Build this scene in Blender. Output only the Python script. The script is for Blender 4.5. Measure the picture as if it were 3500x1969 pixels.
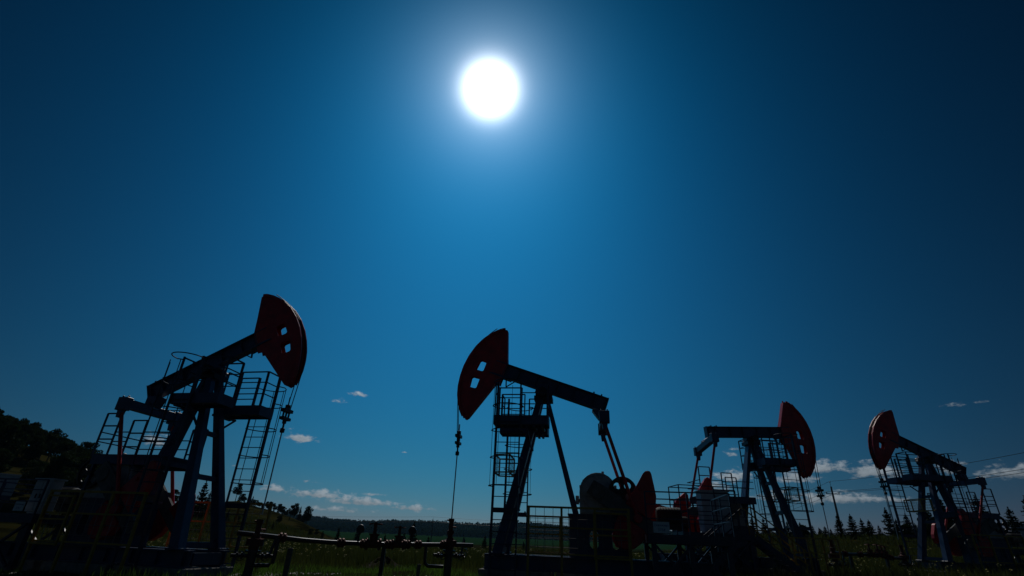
import bpy, bmesh, math, random
import numpy as np
from mathutils import Vector, Matrix, geometry
from math import sin, cos, pi, radians as R, atan2, sqrt, exp

random.seed(7)
RNG = np.random.default_rng(7)
SC = bpy.context.scene
COL = SC.collection
for o in list(bpy.data.objects):
    bpy.data.objects.remove(o)

# ------------------------------------------------------------------ camera
CAM_Z = 1.2
cam = bpy.data.cameras.new('camera')
cam.sensor_width = 36.0
cam.lens = 36.0 * 1711.8 / 3500.0
cam.clip_start, cam.clip_end = 0.1, 9000.0
cam_o = bpy.data.objects.new('camera', cam)
COL.objects.link(cam_o)
cam_o.matrix_world = Matrix.Translation((0, 0, CAM_Z)) @ Matrix.Rotation(R(90) + 0.4712, 4, 'X') @ Matrix.Rotation(0.0431, 4, 'Z')
SC.camera = cam_o

# ------------------------------------------------------------------ exposure
EV = -1.5
SKY_STRENGTH = 0.1
SC.view_settings.view_transform = 'Standard'
SC.view_settings.look = 'None'
SC.view_settings.exposure = EV
SC.view_settings.gamma = 1.0
SC.view_settings.use_curve_mapping = False

# ------------------------------------------------------------------ sky and sun
SUN_AZ, SUN_EL = -4.89, 48.43           # degrees, azimuth from +Y towards +X
SUN_DIR = Vector((sin(R(SUN_AZ)) * cos(R(SUN_EL)), cos(R(SUN_AZ)) * cos(R(SUN_EL)), sin(R(SUN_EL))))
# cumulus near the horizon: azimuth, elevation, half width, half height (degrees), weight
CLOUDS = [(-16.8, 13.7, 1.15, .38, .8), (-18.5, 12.7, .8, .32, .75), (-21.6, 8.7, 1.6, .62, 1.0), (-19.9, 4.7, 1.0, .32, .7),
          (-13.5, 3.9, 1.2, .22, .8), (-18.6, 3.55, 3.6, .55, .95), (-14.3, 3.1, 4.2, .55, .95), (-16.8, 2.3, 3.6, .38, .7), (-9.3, 2.8, 2.6, .45, .8),
          (-22.9, 3.8, 1.5, .5, .8), (23.4, 6.6, 2.0, .85, .95), (23.6, 8.8, .8, .35, .6), (31.2, 7.3, 2.6, .8, .95),
          (24.2, 9.3, .9, .25, .6), (28.9, 6.6, 2.2, .95, .8), (35.2, 6.9, 2.0, 1.05, 1.0), (36.6, 6.3, 1.6, .8, .7), (44.6, 6.4, 3.0, .75, .85),
          (31.4, 4.7, 4.6, .8, .85), (36.0, 4.6, 3.2, .5, .6), (42.3, 11.9, .9, .3, .55), (44.0, 11.9, .8, .2, .5),
          (21.7, 5.7, 1.9, .75, .8), (-33.6, 7.0, 1.5, .85, .8), (-29.6, 4.4, 1.4, .28, .6), (-10.9, 8.2, .5, .13, .6),
          (27.0, 4.9, 2.6, .8, .7), (40.3, 7.0, 1.3, .85, .8), (-26.6, 5.6, .8, .3, .5), (-28.0, 9.5, .5, .2, .3), (18.5, 3.7, 2.6, .45, .6), (12.5, 3.2, 2.2, .3, .5)]


def build_world():
    w = bpy.data.worlds.new('World')
    SC.world = w
    w.use_nodes = True
    nt = w.node_tree
    N, L = nt.nodes, nt.links
    bg = N['Background']
    bg.inputs[1].default_value = SKY_STRENGTH
    gain = 1.0 / (SKY_STRENGTH * 2 ** EV)

    def val(x):
        return x if hasattr(x, 'is_linked') else None

    def m(op, a, b=None, c=None, clamp=False):
        n = N.new('ShaderNodeMath')
        n.operation = op
        n.use_clamp = clamp
        for i, x in enumerate((a, b, c)):
            if x is None:
                continue
            if val(x) is not None:
                L.new(x, n.inputs[i])
            else:
                n.inputs[i].default_value = x
        return n.outputs[0]
    sky = N.new('ShaderNodeTexSky')
    sky.sky_type = 'NISHITA'
    sky.sun_disc = False
    sky.sun_elevation = R(SUN_EL)
    sky.sun_rotation = R(SUN_AZ)
    sky.altitude, sky.air_density, sky.dust_density, sky.ozone_density = 200, 1.0, 0.6, 2.0
    tc = N.new('ShaderNodeTexCoord')
    nv = N.new('ShaderNodeVectorMath')
    nv.operation = 'NORMALIZE'
    L.new(tc.outputs['Generated'], nv.inputs[0])
    dt = N.new('ShaderNodeVectorMath')
    dt.operation = 'DOT_PRODUCT'
    L.new(nv.outputs[0], dt.inputs[0])
    dt.inputs[1].default_value = SUN_DIR
    ang = m('MULTIPLY', m('ARCCOSINE', m('MINIMUM', dt.outputs['Value'], 1.0)), 180 / pi)
    t2 = m('POWER', m('DIVIDE', m('MINIMUM', ang, 62.0), 40.0), 2.0)
    sep = N.new('ShaderNodeSeparateColor')
    L.new(sky.outputs[0], sep.inputs[0])
    # clear deep blue: tone of the clear sky by distance from the sun and by height over the horizon
    PAR = [(-1.93, .53, -3.944, 1.08, 2.684, -1.937, -.842), (1.252, .327, -3.093, .079, .122, -3.424, .708), (1.931, .235, -2.998, .074, -.354, -3.055, .571)]
    xyz = N.new('ShaderNodeSeparateXYZ')
    L.new(nv.outputs[0], xyz.inputs[0])
    el = m('MULTIPLY', m('ARCSINE', xyz.outputs[2]), 180 / pi)
    elc = m('MAXIMUM', m('MINIMUM', el, 62.0), 0.0)
    t1 = m('DIVIDE', m('MINIMUM', ang, 62.0), 40.0)
    e1 = m('DIVIDE', elc, 40.0)
    e2 = m('MULTIPLY', e1, e1)
    low = m('EXPONENT', m('DIVIDE', elc, -5.0))
    aur = m('ADD', m('MULTIPLY', m('EXPONENT', m('MULTIPLY', m('POWER', m('DIVIDE', ang, 2.05), 2.0), -1.0)), 4.5),
            m('MULTIPLY', m('EXPONENT', m('DIVIDE', ang, -2.6)), 1.0))
    chans = []
    for i, p in enumerate(PAR):
        q = m('MULTIPLY_ADD', m('LOGARITHM', m('MAXIMUM', sep.outputs[i], 0.01), math.e), p[1], p[0])
        for f, c in ((t1, p[2]), (t2, p[3]), (low, p[4]), (e1, p[5]), (e2, p[6])):
            q = m('MULTIPLY_ADD', f, c, q)
        chans.append(m('ADD', m('EXPONENT', q), aur))
    # clouds
    az = m('MULTIPLY', m('ARCTAN2', xyz.outputs[0], xyz.outputs[1]), 180 / pi)
    comb = N.new('ShaderNodeCombineXYZ')
    L.new(az, comb.inputs[0])
    L.new(m('MULTIPLY', el, 1.9), comb.inputs[1])
    nz = N.new('ShaderNodeTexNoise')
    L.new(comb.outputs[0], nz.inputs['Vector'])
    nz.inputs['Scale'].default_value = 0.95
    nz.inputs['Detail'].default_value = 8.0
    nz.inputs['Roughness'].default_value = 0.62
    field = None
    hsum = None
    for (a, e, wd, ht, wt) in CLOUDS:
        dx = m('DIVIDE', m('SUBTRACT', az, a), wd)
        dy = m('DIVIDE', m('SUBTRACT', el, e), ht)
        up = m('MAXIMUM', dy, 0.0)
        dn = m('MULTIPLY', m('MINIMUM', dy, 0.0), 1.7)        # flat bases
        q = m('ADD', m('MULTIPLY', dx, dx), m('ADD', m('MULTIPLY', up, up), m('MULTIPLY', dn, dn)))
        g = m('MULTIPLY', m('EXPONENT', m('MULTIPLY', q, -1.0)), wt)
        h = m('MULTIPLY', g, dy)
        field = g if field is None else m('MAXIMUM', field, g)
        hsum = h if hsum is None else m('ADD', hsum, h)
    raw = m('ADD', m('MULTIPLY', field, 1.15), m('MULTIPLY', m('SUBTRACT', nz.outputs[0], 0.5), 2.3))
    dens = N.new('ShaderNodeMapRange')
    dens.interpolation_type = 'SMOOTHSTEP'
    L.new(m('MULTIPLY', raw, m('GREATER_THAN', field, 0.06)), dens.inputs[0])
    dens.inputs[1].default_value = 0.36
    dens.inputs[2].default_value = 1.05
    dens.inputs[4].default_value = 0.92
    lit = N.new('ShaderNodeMapRange')
    L.new(m('ADD', hsum, m('MULTIPLY', m('SUBTRACT', nz.outputs[0], 0.5), 2.0)), lit.inputs[0])
    lit.inputs[1].default_value, lit.inputs[2].default_value = -0.5, 0.6
    lit.inputs[3].default_value, lit.inputs[4].default_value = 0.6, 1.15
    fall = m('MULTIPLY', lit.outputs[0], m('EXPONENT', m('MULTIPLY', t2, -0.33)))
    out = []
    for i, cc in enumerate((0.40, 0.47, 0.53)):
        cl = m('MULTIPLY', fall, cc)
        mix = m('ADD', m('MULTIPLY', chans[i], m('SUBTRACT', 1.0, dens.outputs[0])), m('MULTIPLY', cl, dens.outputs[0]))
        out.append(m('MULTIPLY', mix, gain))
    cc = N.new('ShaderNodeCombineColor')
    for i in range(3):
        L.new(out[i], cc.inputs[i])
    L.new(cc.outputs[0], bg.inputs[0])
    w.cycles.sampling_method = 'MANUAL'
    w.cycles.sample_map_resolution = 1024


build_world()
sun = bpy.data.lights.new('sun', 'SUN')
sun.energy = 3.0
sun.angle = R(0.5)
sun.color = (1.0, 0.95, 0.87)
sun_o = bpy.data.objects.new('sun', sun)
COL.objects.link(sun_o)
sun_o.rotation_euler = (-SUN_DIR).to_track_quat('-Z', 'Y').to_euler()
sun_o.location = (0, 0, 60)


# ------------------------------------------------------------------ materials
def mat(name, rgb, rough=0.5, metal=0.0, var=0.35, scale=6.0, dirt=None, bump=0.0, spec=0.5, detail=5.0, translucent=0.0):
    m = bpy.data.materials.new(name)
    m.use_nodes = True
    nt = m.node_tree
    N, L = nt.nodes, nt.links
    b = N['Principled BSDF']
    b.inputs['Roughness'].default_value = rough
    b.inputs['Metallic'].default_value = metal
    b.inputs['Specular IOR Level'].default_value = spec
    tc = N.new('ShaderNodeTexCoord')
    nz = N.new('ShaderNodeTexNoise')
    L.new(tc.outputs['Object'], nz.inputs['Vector'])
    nz.inputs['Scale'].default_value = scale
    nz.inputs['Detail'].default_value = detail
    nz.inputs['Roughness'].default_value = 0.65
    rp = N.new('ShaderNodeValToRGB')
    rp.color_ramp.elements[0].position = 0.3
    rp.color_ramp.elements[1].position = 0.7
    lo = dirt if dirt else tuple(c * (1 - var) for c in rgb)
    rp.color_ramp.elements[0].color = (*lo, 1)
    rp.color_ramp.elements[1].color = (*[min(1, c * (1 + var * .5)) for c in rgb], 1)
    L.new(nz.outputs[0], rp.inputs[0])
    L.new(rp.outputs[0], b.inputs['Base Color'])
    if bump:
        bp = N.new('ShaderNodeBump')
        bp.inputs['Strength'].default_value = bump
        bp.inputs['Distance'].default_value = 0.02
        L.new(nz.outputs[0], bp.inputs['Height'])
        L.new(bp.outputs[0], b.inputs['Normal'])
    if translucent:
        tr = N.new('ShaderNodeBsdfTranslucent')
        L.new(rp.outputs[0], tr.inputs[0])
        mx = N.new('ShaderNodeMixShader')
        mx.inputs[0].default_value = translucent
        L.new(b.outputs[0], mx.inputs[1])
        L.new(tr.outputs[0], mx.inputs[2])
        L.new(mx.outputs[0], N['Material Output'].inputs[0])
    return m


M = dict(
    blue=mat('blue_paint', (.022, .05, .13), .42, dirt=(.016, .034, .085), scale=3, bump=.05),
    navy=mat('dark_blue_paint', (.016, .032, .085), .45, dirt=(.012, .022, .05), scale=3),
    red=mat('red_paint', (.62, .022, .026), .42, dirt=(.40, .018, .020), scale=3, bump=.05),
    grey=mat('grey_paint', (.40, .42, .44), .5, dirt=(.22, .23, .24), scale=4, bump=.08),
    crankgrey=mat('worn_dark_grey_paint', (.15, .155, .16), .85, dirt=(.09, .09, .09), scale=4),
    cab=mat('cabinet_grey', (.46, .50, .54), .5, var=.2, scale=2),
    yellow=mat('yellow_paint', (.42, .25, .02), .5, dirt=(.26, .15, .02), scale=6),
    iron=mat('dark_iron', (.04, .04, .042), .45, .6, scale=8),
    steel=mat('bright_steel', (.30, .30, .31), .28, .95, var=.15),
    galv=mat('galvanized_grating', (.22, .23, .24), .45, .8, var=.25),
    concrete=mat('concrete', (.27, .26, .24), .9, var=.4, scale=5, bump=.4, spec=.2),
    rust=mat('rusty_red_iron', (.16, .035, .025), .6, .3, dirt=(.08, .025, .015), scale=9, bump=.2),
    pipe=mat('pipe_black', (.05, .05, .055), .32, .5, scale=4),
    white=mat('sign_white', (.62, .68, .74), .5, var=.12),
    signblue=mat('sign_blue', (.02, .05, .25), .5, var=.1),
    wood=mat('grey_wood', (.14, .12, .10), .9, var=.4, scale=10, spec=.2),
    wire=mat('wire', (.03, .03, .03), .5, .5),
    rubber=mat('black_rubber', (.02, .02, .02), .7),
    grass=mat('grass_blades', (.095, .185, .020), .65, dirt=(.04, .085, .011), scale=.8, spec=.15, translucent=.55),
    weed=mat('tall_weeds', (.062, .072, .016), .8, dirt=(.022, .036, .008), scale=.25, spec=.1, translucent=.45),
    flower=mat('pale_flowers', (.40, .38, .12), .7, var=.3, scale=1.0, translucent=.4),
    leaf=mat('broadleaf_foliage', (.020, .038, .007), .85, dirt=(.009, .020, .005), scale=.5, spec=.08, translucent=.3),
    farleaf=mat('far_woodland_foliage', (.012, .024, .008), 1.0, dirt=(.007, .015, .006), scale=.02, spec=0.0, translucent=.15),
    needle=mat('spruce_needles', (.014, .028, .010), .7, dirt=(.008, .018, .007), scale=1.2, spec=.12, translucent=.15),
    bark=mat('bark', (.07, .05, .035), .9, var=.5, scale=8, spec=.1),
    stone=mat('gravel_stone', (.16, .155, .15), .55, var=.6, scale=20, spec=.5),
)

# ------------------------------------------------------------------ mesh helpers
SY = 1.0            # mirrors local Y while a machine is being built


class MB:
    """collects solid shapes in local space and links them as one mesh object"""

    def __init__(self, mirror=None):
        self.v, self.f = [], []
        self.sy = SY if mirror is None else mirror

    def add(self, vs, fs):
        o = len(self.v)
        self.v += [(p[0], p[1] * self.sy, p[2]) for p in vs]
        if self.sy < 0:
            self.f += [tuple(o + i for i in reversed(f)) for f in fs]
        else:
            self.f += [tuple(o + i for i in f) for f in fs]
        return self

    def hexa(self, c):   # 8 corners: bottom ring 0-3, top ring 4-7
        return self.add(c, [(3, 2, 1, 0), (4, 5, 6, 7), (0, 1, 5, 4), (1, 2, 6, 5), (2, 3, 7, 6), (3, 0, 4, 7)])

    def box(self, x0, x1, y0, y1, z0, z1):
        return self.hexa([(x0, y0, z0), (x1, y0, z0), (x1, y1, z0), (x0, y1, z0), (x0, y0, z1), (x1, y0, z1), (x1, y1, z1), (x0, y1, z1)])

    def bar(self, p, q, w, h=None, up=(0, 0, 1), w2=None, h2=None):
        """rectangular bar from p to q, w across, h along 'up'"""
        h = w if h is None else h
        w2 = w if w2 is None else w2
        h2 = h if h2 is None else h2
        p, q, up = Vector(p), Vector(q), Vector(up)
        d = (q - p).normalized()
        if abs(d.dot(up)) > .98:
            up = Vector((1, 0, 0)) if abs(d.x) < .9 else Vector((0, 1, 0))
        s = d.cross(up).normalized()
        u = s.cross(d).normalized()
        c = []
        for (o, ww, hh) in ((p, w, h), (q, w2, h2)):
            c += [o - s * ww / 2 - u * hh / 2, o + s * ww / 2 - u * hh / 2, o + s * ww / 2 + u * hh / 2, o - s * ww / 2 + u * hh / 2]
        return self.hexa(c)

    def tube(self, p, q, r, n=8, r2=None, cap=True):
        p, q = Vector(p), Vector(q)
        r2 = r if r2 is None else r2
        d = (q - p).normalized()
        a = Vector((0, 0, 1)) if abs(d.z) < .9 else Vector((1, 0, 0))
        s = d.cross(a).normalized()
        u = s.cross(d)
        vs = []
        for (o, rr) in ((p, r), (q, r2)):
            vs += [o + (s * cos(2 * pi * k / n) + u * sin(2 * pi * k / n)) * rr for k in range(n)]
        fs = [(k, (k + 1) % n, n + (k + 1) % n, n + k) for k in range(n)]
        if cap:
            fs += [tuple(reversed(range(n))), tuple(range(n, 2 * n))]
        return self.add(vs, fs)

    def path(self, pts, r, n=7, closed=False):
        """one round bar bent along points"""
        pts = [Vector(p) for p in pts]
        k = len(pts)
        vs = []
        for i, p in enumerate(pts):
            a = pts[i - 1] if (i > 0 or closed) else p
            b = pts[(i + 1) % k] if (i < k - 1 or closed) else p
            d = (b - a).normalized()
            ref = Vector((0, 0, 1)) if abs(d.z) < .9 else Vector((1, 0, 0))
            s = d.cross(ref).normalized()
            u = s.cross(d)
            vs += [p + (s * cos(2 * pi * j / n) + u * sin(2 * pi * j / n)) * r for j in range(n)]
        fs = []
        for i in range(k if closed else k - 1):
            a, b = i * n, ((i + 1) % k) * n
            fs += [(a + j, a + (j + 1) % n, b + (j + 1) % n, b + j) for j in range(n)]
        if not closed:
            fs += [tuple(reversed(range(n))), tuple(range((k - 1) * n, k * n))]
        return self.add(vs, fs)

    def prism(self, outer, y0, y1, holes=(), fn=None):
        """polygon in x,z (with holes) extruded from y0 to y1; fn maps (x,z)->(x,z)"""
        loops = [list(outer)] + [list(h) for h in holes]
        if fn:
            loops = [[fn(*p) for p in l] for l in loops]
        flat = [p for l in loops for p in l]
        tri = geometry.tessellate_polygon([[Vector((p[0], p[1], 0)) for p in l] for l in loops])
        n = len(flat)
        vs = [(p[0], y0, p[1]) for p in flat] + [(p[0], y1, p[1]) for p in flat]
        fs = []
        for t in tri:
            fs += [tuple(t), tuple(n + i for i in reversed(t))]
        o = 0
        for l in loops:
            k = len(l)
            fs += [(o + i, o + (i + 1) % k, n + o + (i + 1) % k, n + o + i) for i in range(k)]
            o += k
        return self.add(vs, fs)

    def lathe(self, prof, axis='z', c=(0, 0, 0), n=20):
        vs, fs = [], []
        for (r, h) in prof:
            for k in range(n):
                a = 2 * pi * k / n
                if axis == 'z':
                    p = (c[0] + r * cos(a), c[1] + r * sin(a), c[2] + h)
                elif axis == 'y':
                    p = (c[0] + r * cos(a), c[1] + h, c[2] + r * sin(a))
                else:
                    p = (c[0] + h, c[1] + r * cos(a), c[2] + r * sin(a))
                vs.append(p)
        for i in range(len(prof) - 1):
            fs += [(i * n + k, i * n + (k + 1) % n, (i + 1) * n + (k + 1) % n, (i + 1) * n + k) for k in range(n)]
        fs += [tuple(reversed(range(n))), tuple(range((len(prof) - 1) * n, len(prof) * n))]
        return self.add(vs, fs)

    def mesh(self, name, m, smooth=False, bevel=0.0):
        me = bpy.data.meshes.new(name)
        me.from_pydata([tuple(p) for p in self.v], [], self.f)
        bm = bmesh.new()
        bm.from_mesh(me)
        bmesh.ops.recalc_face_normals(bm, faces=bm.faces)
        if bevel:
            es = [e for e in bm.edges if len(e.link_faces) == 2 and e.calc_face_angle(0) > .9]
            bmesh.ops.bevel(bm, geom=es, offset=bevel, segments=1, affect='EDGES', clamp_overlap=True)
        bm.to_mesh(me)
        bm.free()
        me.materials.append(m)
        if smooth:
            me.shade_smooth()
            me.set_sharp_from_angle(angle=R(40))
        return me

    def build(self, name, m, parent=None, smooth=False, bevel=0.0):
        o = bpy.data.objects.new(name, self.mesh(name, m, smooth, bevel))
        COL.objects.link(o)
        if parent:
            o.parent = parent
        return o


def tag(o, label=None, cat=None, group=None, kind=None):
    if label:
        o['label'] = label
    if cat:
        o['category'] = cat
    if group:
        o['group'] = group
    if kind:
        o['kind'] = kind
    return o


def empty(name, loc, rz=0.0, label=None, cat=None, group=None):
    o = bpy.data.objects.new(name, None)
    o.empty_display_size = .3
    COL.objects.link(o)
    o.location = loc
    o.rotation_euler = (0, 0, rz)
    return tag(o, label, cat, group)


def raw_mesh(name, verts, faces, m, smooth=False):
    """fast mesh from numpy arrays (all faces of one size)"""
    me = bpy.data.meshes.new(name)
    verts = np.asarray(verts, np.float32)
    faces = np.asarray(faces, np.int32)
    nf, k = faces.shape
    me.vertices.add(len(verts))
    me.vertices.foreach_set('co', verts.ravel())
    me.loops.add(nf * k)
    me.loops.foreach_set('vertex_index', faces.ravel())
    me.polygons.add(nf)
    me.polygons.foreach_set('loop_start', np.arange(0, nf * k, k, dtype=np.int32))
    me.polygons.foreach_set('loop_total', np.full(nf, k, np.int32))
    me.update(calc_edges=True)
    me.materials.append(m)
    if smooth:
        me.shade_smooth()
    return me


def link(name, me, parent=None):
    o = bpy.data.objects.new(name, me)
    COL.objects.link(o)
    if parent:
        o.parent = parent
    return o


# ------------------------------------------------------------------ terrain
def sstep(a, b, x):
    t = np.clip((np.asarray(x, float) - a) / (b - a), 0, 1)
    return t * t * (3 - 2 * t)


# crest of the left hill: azimuth (deg), elevation of bare ground (deg)
HILL = np.array([(-62, 7.6), (-55, 7.1), (-48, 6.6), (-45, 6.2), (-42, 5.4), (-39, 4.6), (-36, 3.7), (-34, 3.0), (-32, 2.3), (-30, 2.0), (-28, 2.2), (-26, 2.75), (-24.5, 2.4),
                 (-23.2, 2.2), (-21.9, 1.92), (-20.5, 1.55), (-19.3, 1.15), (-18.1, .65), (-16.9, .05), (-15, -.5), (-13, -.8)])


def ground_z(x, y):
    x, y = np.asarray(x, float), np.asarray(y, float)
    r = np.hypot(x, y)
    az = np.degrees(np.arctan2(x, y))
    z = 0.0125 * np.clip(x, -30, 60)
    # bank on the right where the spruces stand
    z = z + 2.75 * sstep(40, 84, r) * sstep(14, 27, az) * (1 - sstep(75, 110, az))
    # left hill
    el = np.interp(az, HILL[:, 0], HILL[:, 1])
    rc = 150 + 1.6 * (az + 45)
    crest = np.tan(np.radians(el)) * rc + CAM_Z
    hf = sstep(45, 1, 0) * 0 + sstep(0, 1, (r - 62) / (rc - 62))
    hill = np.maximum(crest, 0) * hf
    hill = hill * (1 - sstep(-17.5, -14.0, az)) * (1 - sstep(-80, -62, -az) * 0)
    back = 1 - 0.75 * sstep(rc + 10, rc + 190, r)
    hill = hill * back * (1 - sstep(70, 100, -az))
    z = z + np.where(az < -12, hill, 0)
    # shallow hollow in the middle, then the far field climbing to the wooded ridge
    z = z - 0.5 * sstep(36, 80, r) * (1 - sstep(12, 22, az)) * sstep(-40, -14, az)
    z = z + 6.5 * sstep(160, 760, r)
    z = z + (29 + 4 * np.sin(az * .16 + 1.0) + 2 * np.sin(az * .53)) * sstep(900, 1500, r)
    # unevenness
    z = z + .05 * np.sin(x * .9 + 1.3) * np.sin(y * .7) * (r > 12) + .03 * np.sin(x * 2.1) * np.cos(y * 1.7 + .5)
    z = z + np.where(r > 100, .5 * np.sin(x * .043) * np.cos(y * .037 + 1), 0) * sstep(100, 200, r)
    return z


def gz(x, y):
    return float(ground_z(x, y))


def ground_material():
    m = bpy.data.materials.new('ground_soil_and_turf')
    m.use_nodes = True
    nt = m.node_tree
    N, L = nt.nodes, nt.links
    b = N['Principled BSDF']
    b.inputs['Roughness'].default_value = .9
    b.inputs['Specular IOR Level'].default_value = 0.0
    tc = N.new('ShaderNodeTexCoord')

    def noise(sc, d=6):
        n = N.new('ShaderNodeTexNoise')
        n.inputs['Scale'].default_value = sc
        n.inputs['Detail'].default_value = d
        n.inputs['Roughness'].default_value = .65
        L.new(tc.outputs['Object'], n.inputs['Vector'])
        return n.outputs[0]

    def ramp(src, stops):
        rp = N.new('ShaderNodeValToRGB')
        e = rp.color_ramp.elements
        e[0].position, e[0].color = stops[0][0], (*stops[0][1], 1)
        e[1].position, e[1].color = stops[-1][0], (*stops[-1][1], 1)
        for p, c in stops[1:-1]:
            k = e.new(p)
            k.color = (*c, 1)
        L.new(src, rp.inputs[0])
        return rp.outputs[0]

    def mix(f, a, bb):
        x = N.new('ShaderNodeMix')
        x.data_type = 'RGBA'
        L.new(f, x.inputs[0])
        L.new(a, x.inputs[6])
        L.new(bb, x.inputs[7])
        return x.outputs[2]
    near = ramp(noise(.55), [(.35, (.024, .018, .011)), (.5, (.018, .024, .007)), (.66, (.024, .042, .009))])
    hillc = ramp(noise(.06), [(.35, (.017, .019, .006)), (.5, (.025, .023, .008)), (.7, (.019, .024, .007))])
    mp = N.new('ShaderNodeMapping')
    mp.inputs['Scale'].default_value = (.035, .035, 1.5)
    L.new(tc.outputs['Object'], mp.inputs[0])
    nt2 = N.new('ShaderNodeTexNoise')
    nt2.inputs['Scale'].default_value, nt2.inputs['Detail'].default_value = 1.0, 5.0
    L.new(mp.outputs[0], nt2.inputs['Vector'])
    terr = ramp(nt2.outputs[0], [(.42, (.35, .38, .32)), (.58, (1.5, 1.45, 1.3))])
    mul = N.new('ShaderNodeMix')
    mul.data_type, mul.blend_type = 'RGBA', 'MULTIPLY'
    mul.inputs[0].default_value = 1.0
    L.new(hillc, mul.inputs[6])
    L.new(terr, mul.inputs[7])
    hillc = mul.outputs[2]
    field = ramp(noise(.012), [(.35, (.012, .042, .016)), (.65, (.016, .052, .019))])
    sx = N.new('ShaderNodeVectorMath')
    sx.operation = 'LENGTH'
    L.new(tc.outputs['Object'], sx.inputs[0])

    def rng(a, bb):
        n = N.new('ShaderNodeMapRange')
        L.new(sx.outputs['Value'], n.inputs[0])
        n.inputs[1].default_value, n.inputs[2].default_value = a, bb
        return n.outputs[0]
    c = mix(rng(48, 75), near, hillc)
    c = mix(rng(230, 330), c, field)
    L.new(c, b.inputs['Base Color'])
    bp = N.new('ShaderNodeBump')
    bp.inputs['Strength'].default_value = .6
    bp.inputs['Distance'].default_value = .06
    L.new(noise(5.0), bp.inputs['Height'])
    L.new(bp.outputs[0], b.inputs['Normal'])
    return m


def build_ground():
    rs = np.concatenate([np.linspace(0.5, 12, 12), np.linspace(12.5, 80, 110), np.linspace(82, 340, 110), np.geomspace(350, 5200, 60)])
    na = 420
    th = np.linspace(0, 2 * np.pi, na, endpoint=False)
    X = rs[:, None] * np.sin(th)[None]
    Y = rs[:, None] * np.cos(th)[None]
    Z = ground_z(X, Y)
    v = np.concatenate([np.stack([X, Y, Z], -1).reshape(-1, 3), [[0, 0, gz(0, 0)]]])
    i = np.arange(len(rs) - 1)[:, None]
    j = np.arange(na)[None]
    a = i * na + j
    b = i * na + (j + 1) % na
    f = np.stack([a, a + na, b + na, b], -1).reshape(-1, 4)
    me = raw_mesh('ground', v, f, ground_material(), True)
    o = link('ground', me)
    tag(o, kind='structure')
    # close the small middle hole
    bm = bmesh.new()
    bm.from_mesh(me)
    bm.verts.ensure_lookup_table()
    c = len(v) - 1
    for k in range(na):
        bm.faces.new((bm.verts[c], bm.verts[k], bm.verts[(k + 1) % na]))
    bmesh.ops.recalc_face_normals(bm, faces=bm.faces)
    bm.to_mesh(me)
    bm.free()


build_ground()

# ------------------------------------------------------------------ pumping units
H = 6.184                      # saddle bearing above the base
HB, HD = 0.441, 0.30           # beam centre line above the pivot, half depth
SHAFT = (-2.15, 2.30)          # low speed shaft of the gearbox
CRANK_R, PITMAN = 1.60, 3.54
EQ = (-2.79, -0.458)           # equalizer pin in the beam frame
ARC = [(40.3, 3.43), (38.0, 3.50), (33, 3.57), (28, 3.62), (23, 3.66), (16, 3.69), (8, 3.70), (0, 3.70), (-7, 3.69), (-14, 3.68), (-20, 3.66), (-26, 3.62), (-31, 3.57), (-35, 3.52)]
HOLES = [[(3.19, .50), (3.13, .55), (2.90, .54), (2.85, .49), (2.84, .11), (2.89, .06), (3.17, .05), (3.22, .10)],
         [(3.25, -.33), (3.20, -.27), (2.90, -.25), (2.85, -.30), (2.84, -.70), (2.89, -.75), (3.14, -.77), (3.19, -.72)]]


def beam_fn(th):
    def fn(x, z):
        return (cos(th) * x - sin(th) * z, H + sin(th) * x + cos(th) * z)
    return fn


def rail_bars(mb, x0, x1, y0, y1, z0, sides, top=1.32, mids=(.45, .90), r=.028, gap=None):
    """welded guard rail round a deck: sides is any of 'x0','x1','y0','y1'"""
    cs = {'x0': ((x0, y0), (x0, y1)), 'x1': ((x1, y0), (x1, y1)), 'y0': ((x0, y0), (x1, y0)), 'y1': ((x0, y1), (x1, y1))}
    posts = set()
    for s in sides:
        a, b = cs[s]
        for z in (*mids, top):
            mb.bar((a[0], a[1], z0 + z), (b[0], b[1], z0 + z), r * 1.6 if z == top else r * 1.2)
        n = 2 if max(abs(a[0] - b[0]), abs(a[1] - b[1])) > 1.5 else 1
        for k in range(n + 1):
            posts.add((round(a[0] + (b[0] - a[0]) * k / n, 3), round(a[1] + (b[1] - a[1]) * k / n, 3)))
    for (px, py) in posts:
        mb.bar((px, py, z0), (px, py, z0 + top), r * 1.8)


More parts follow.
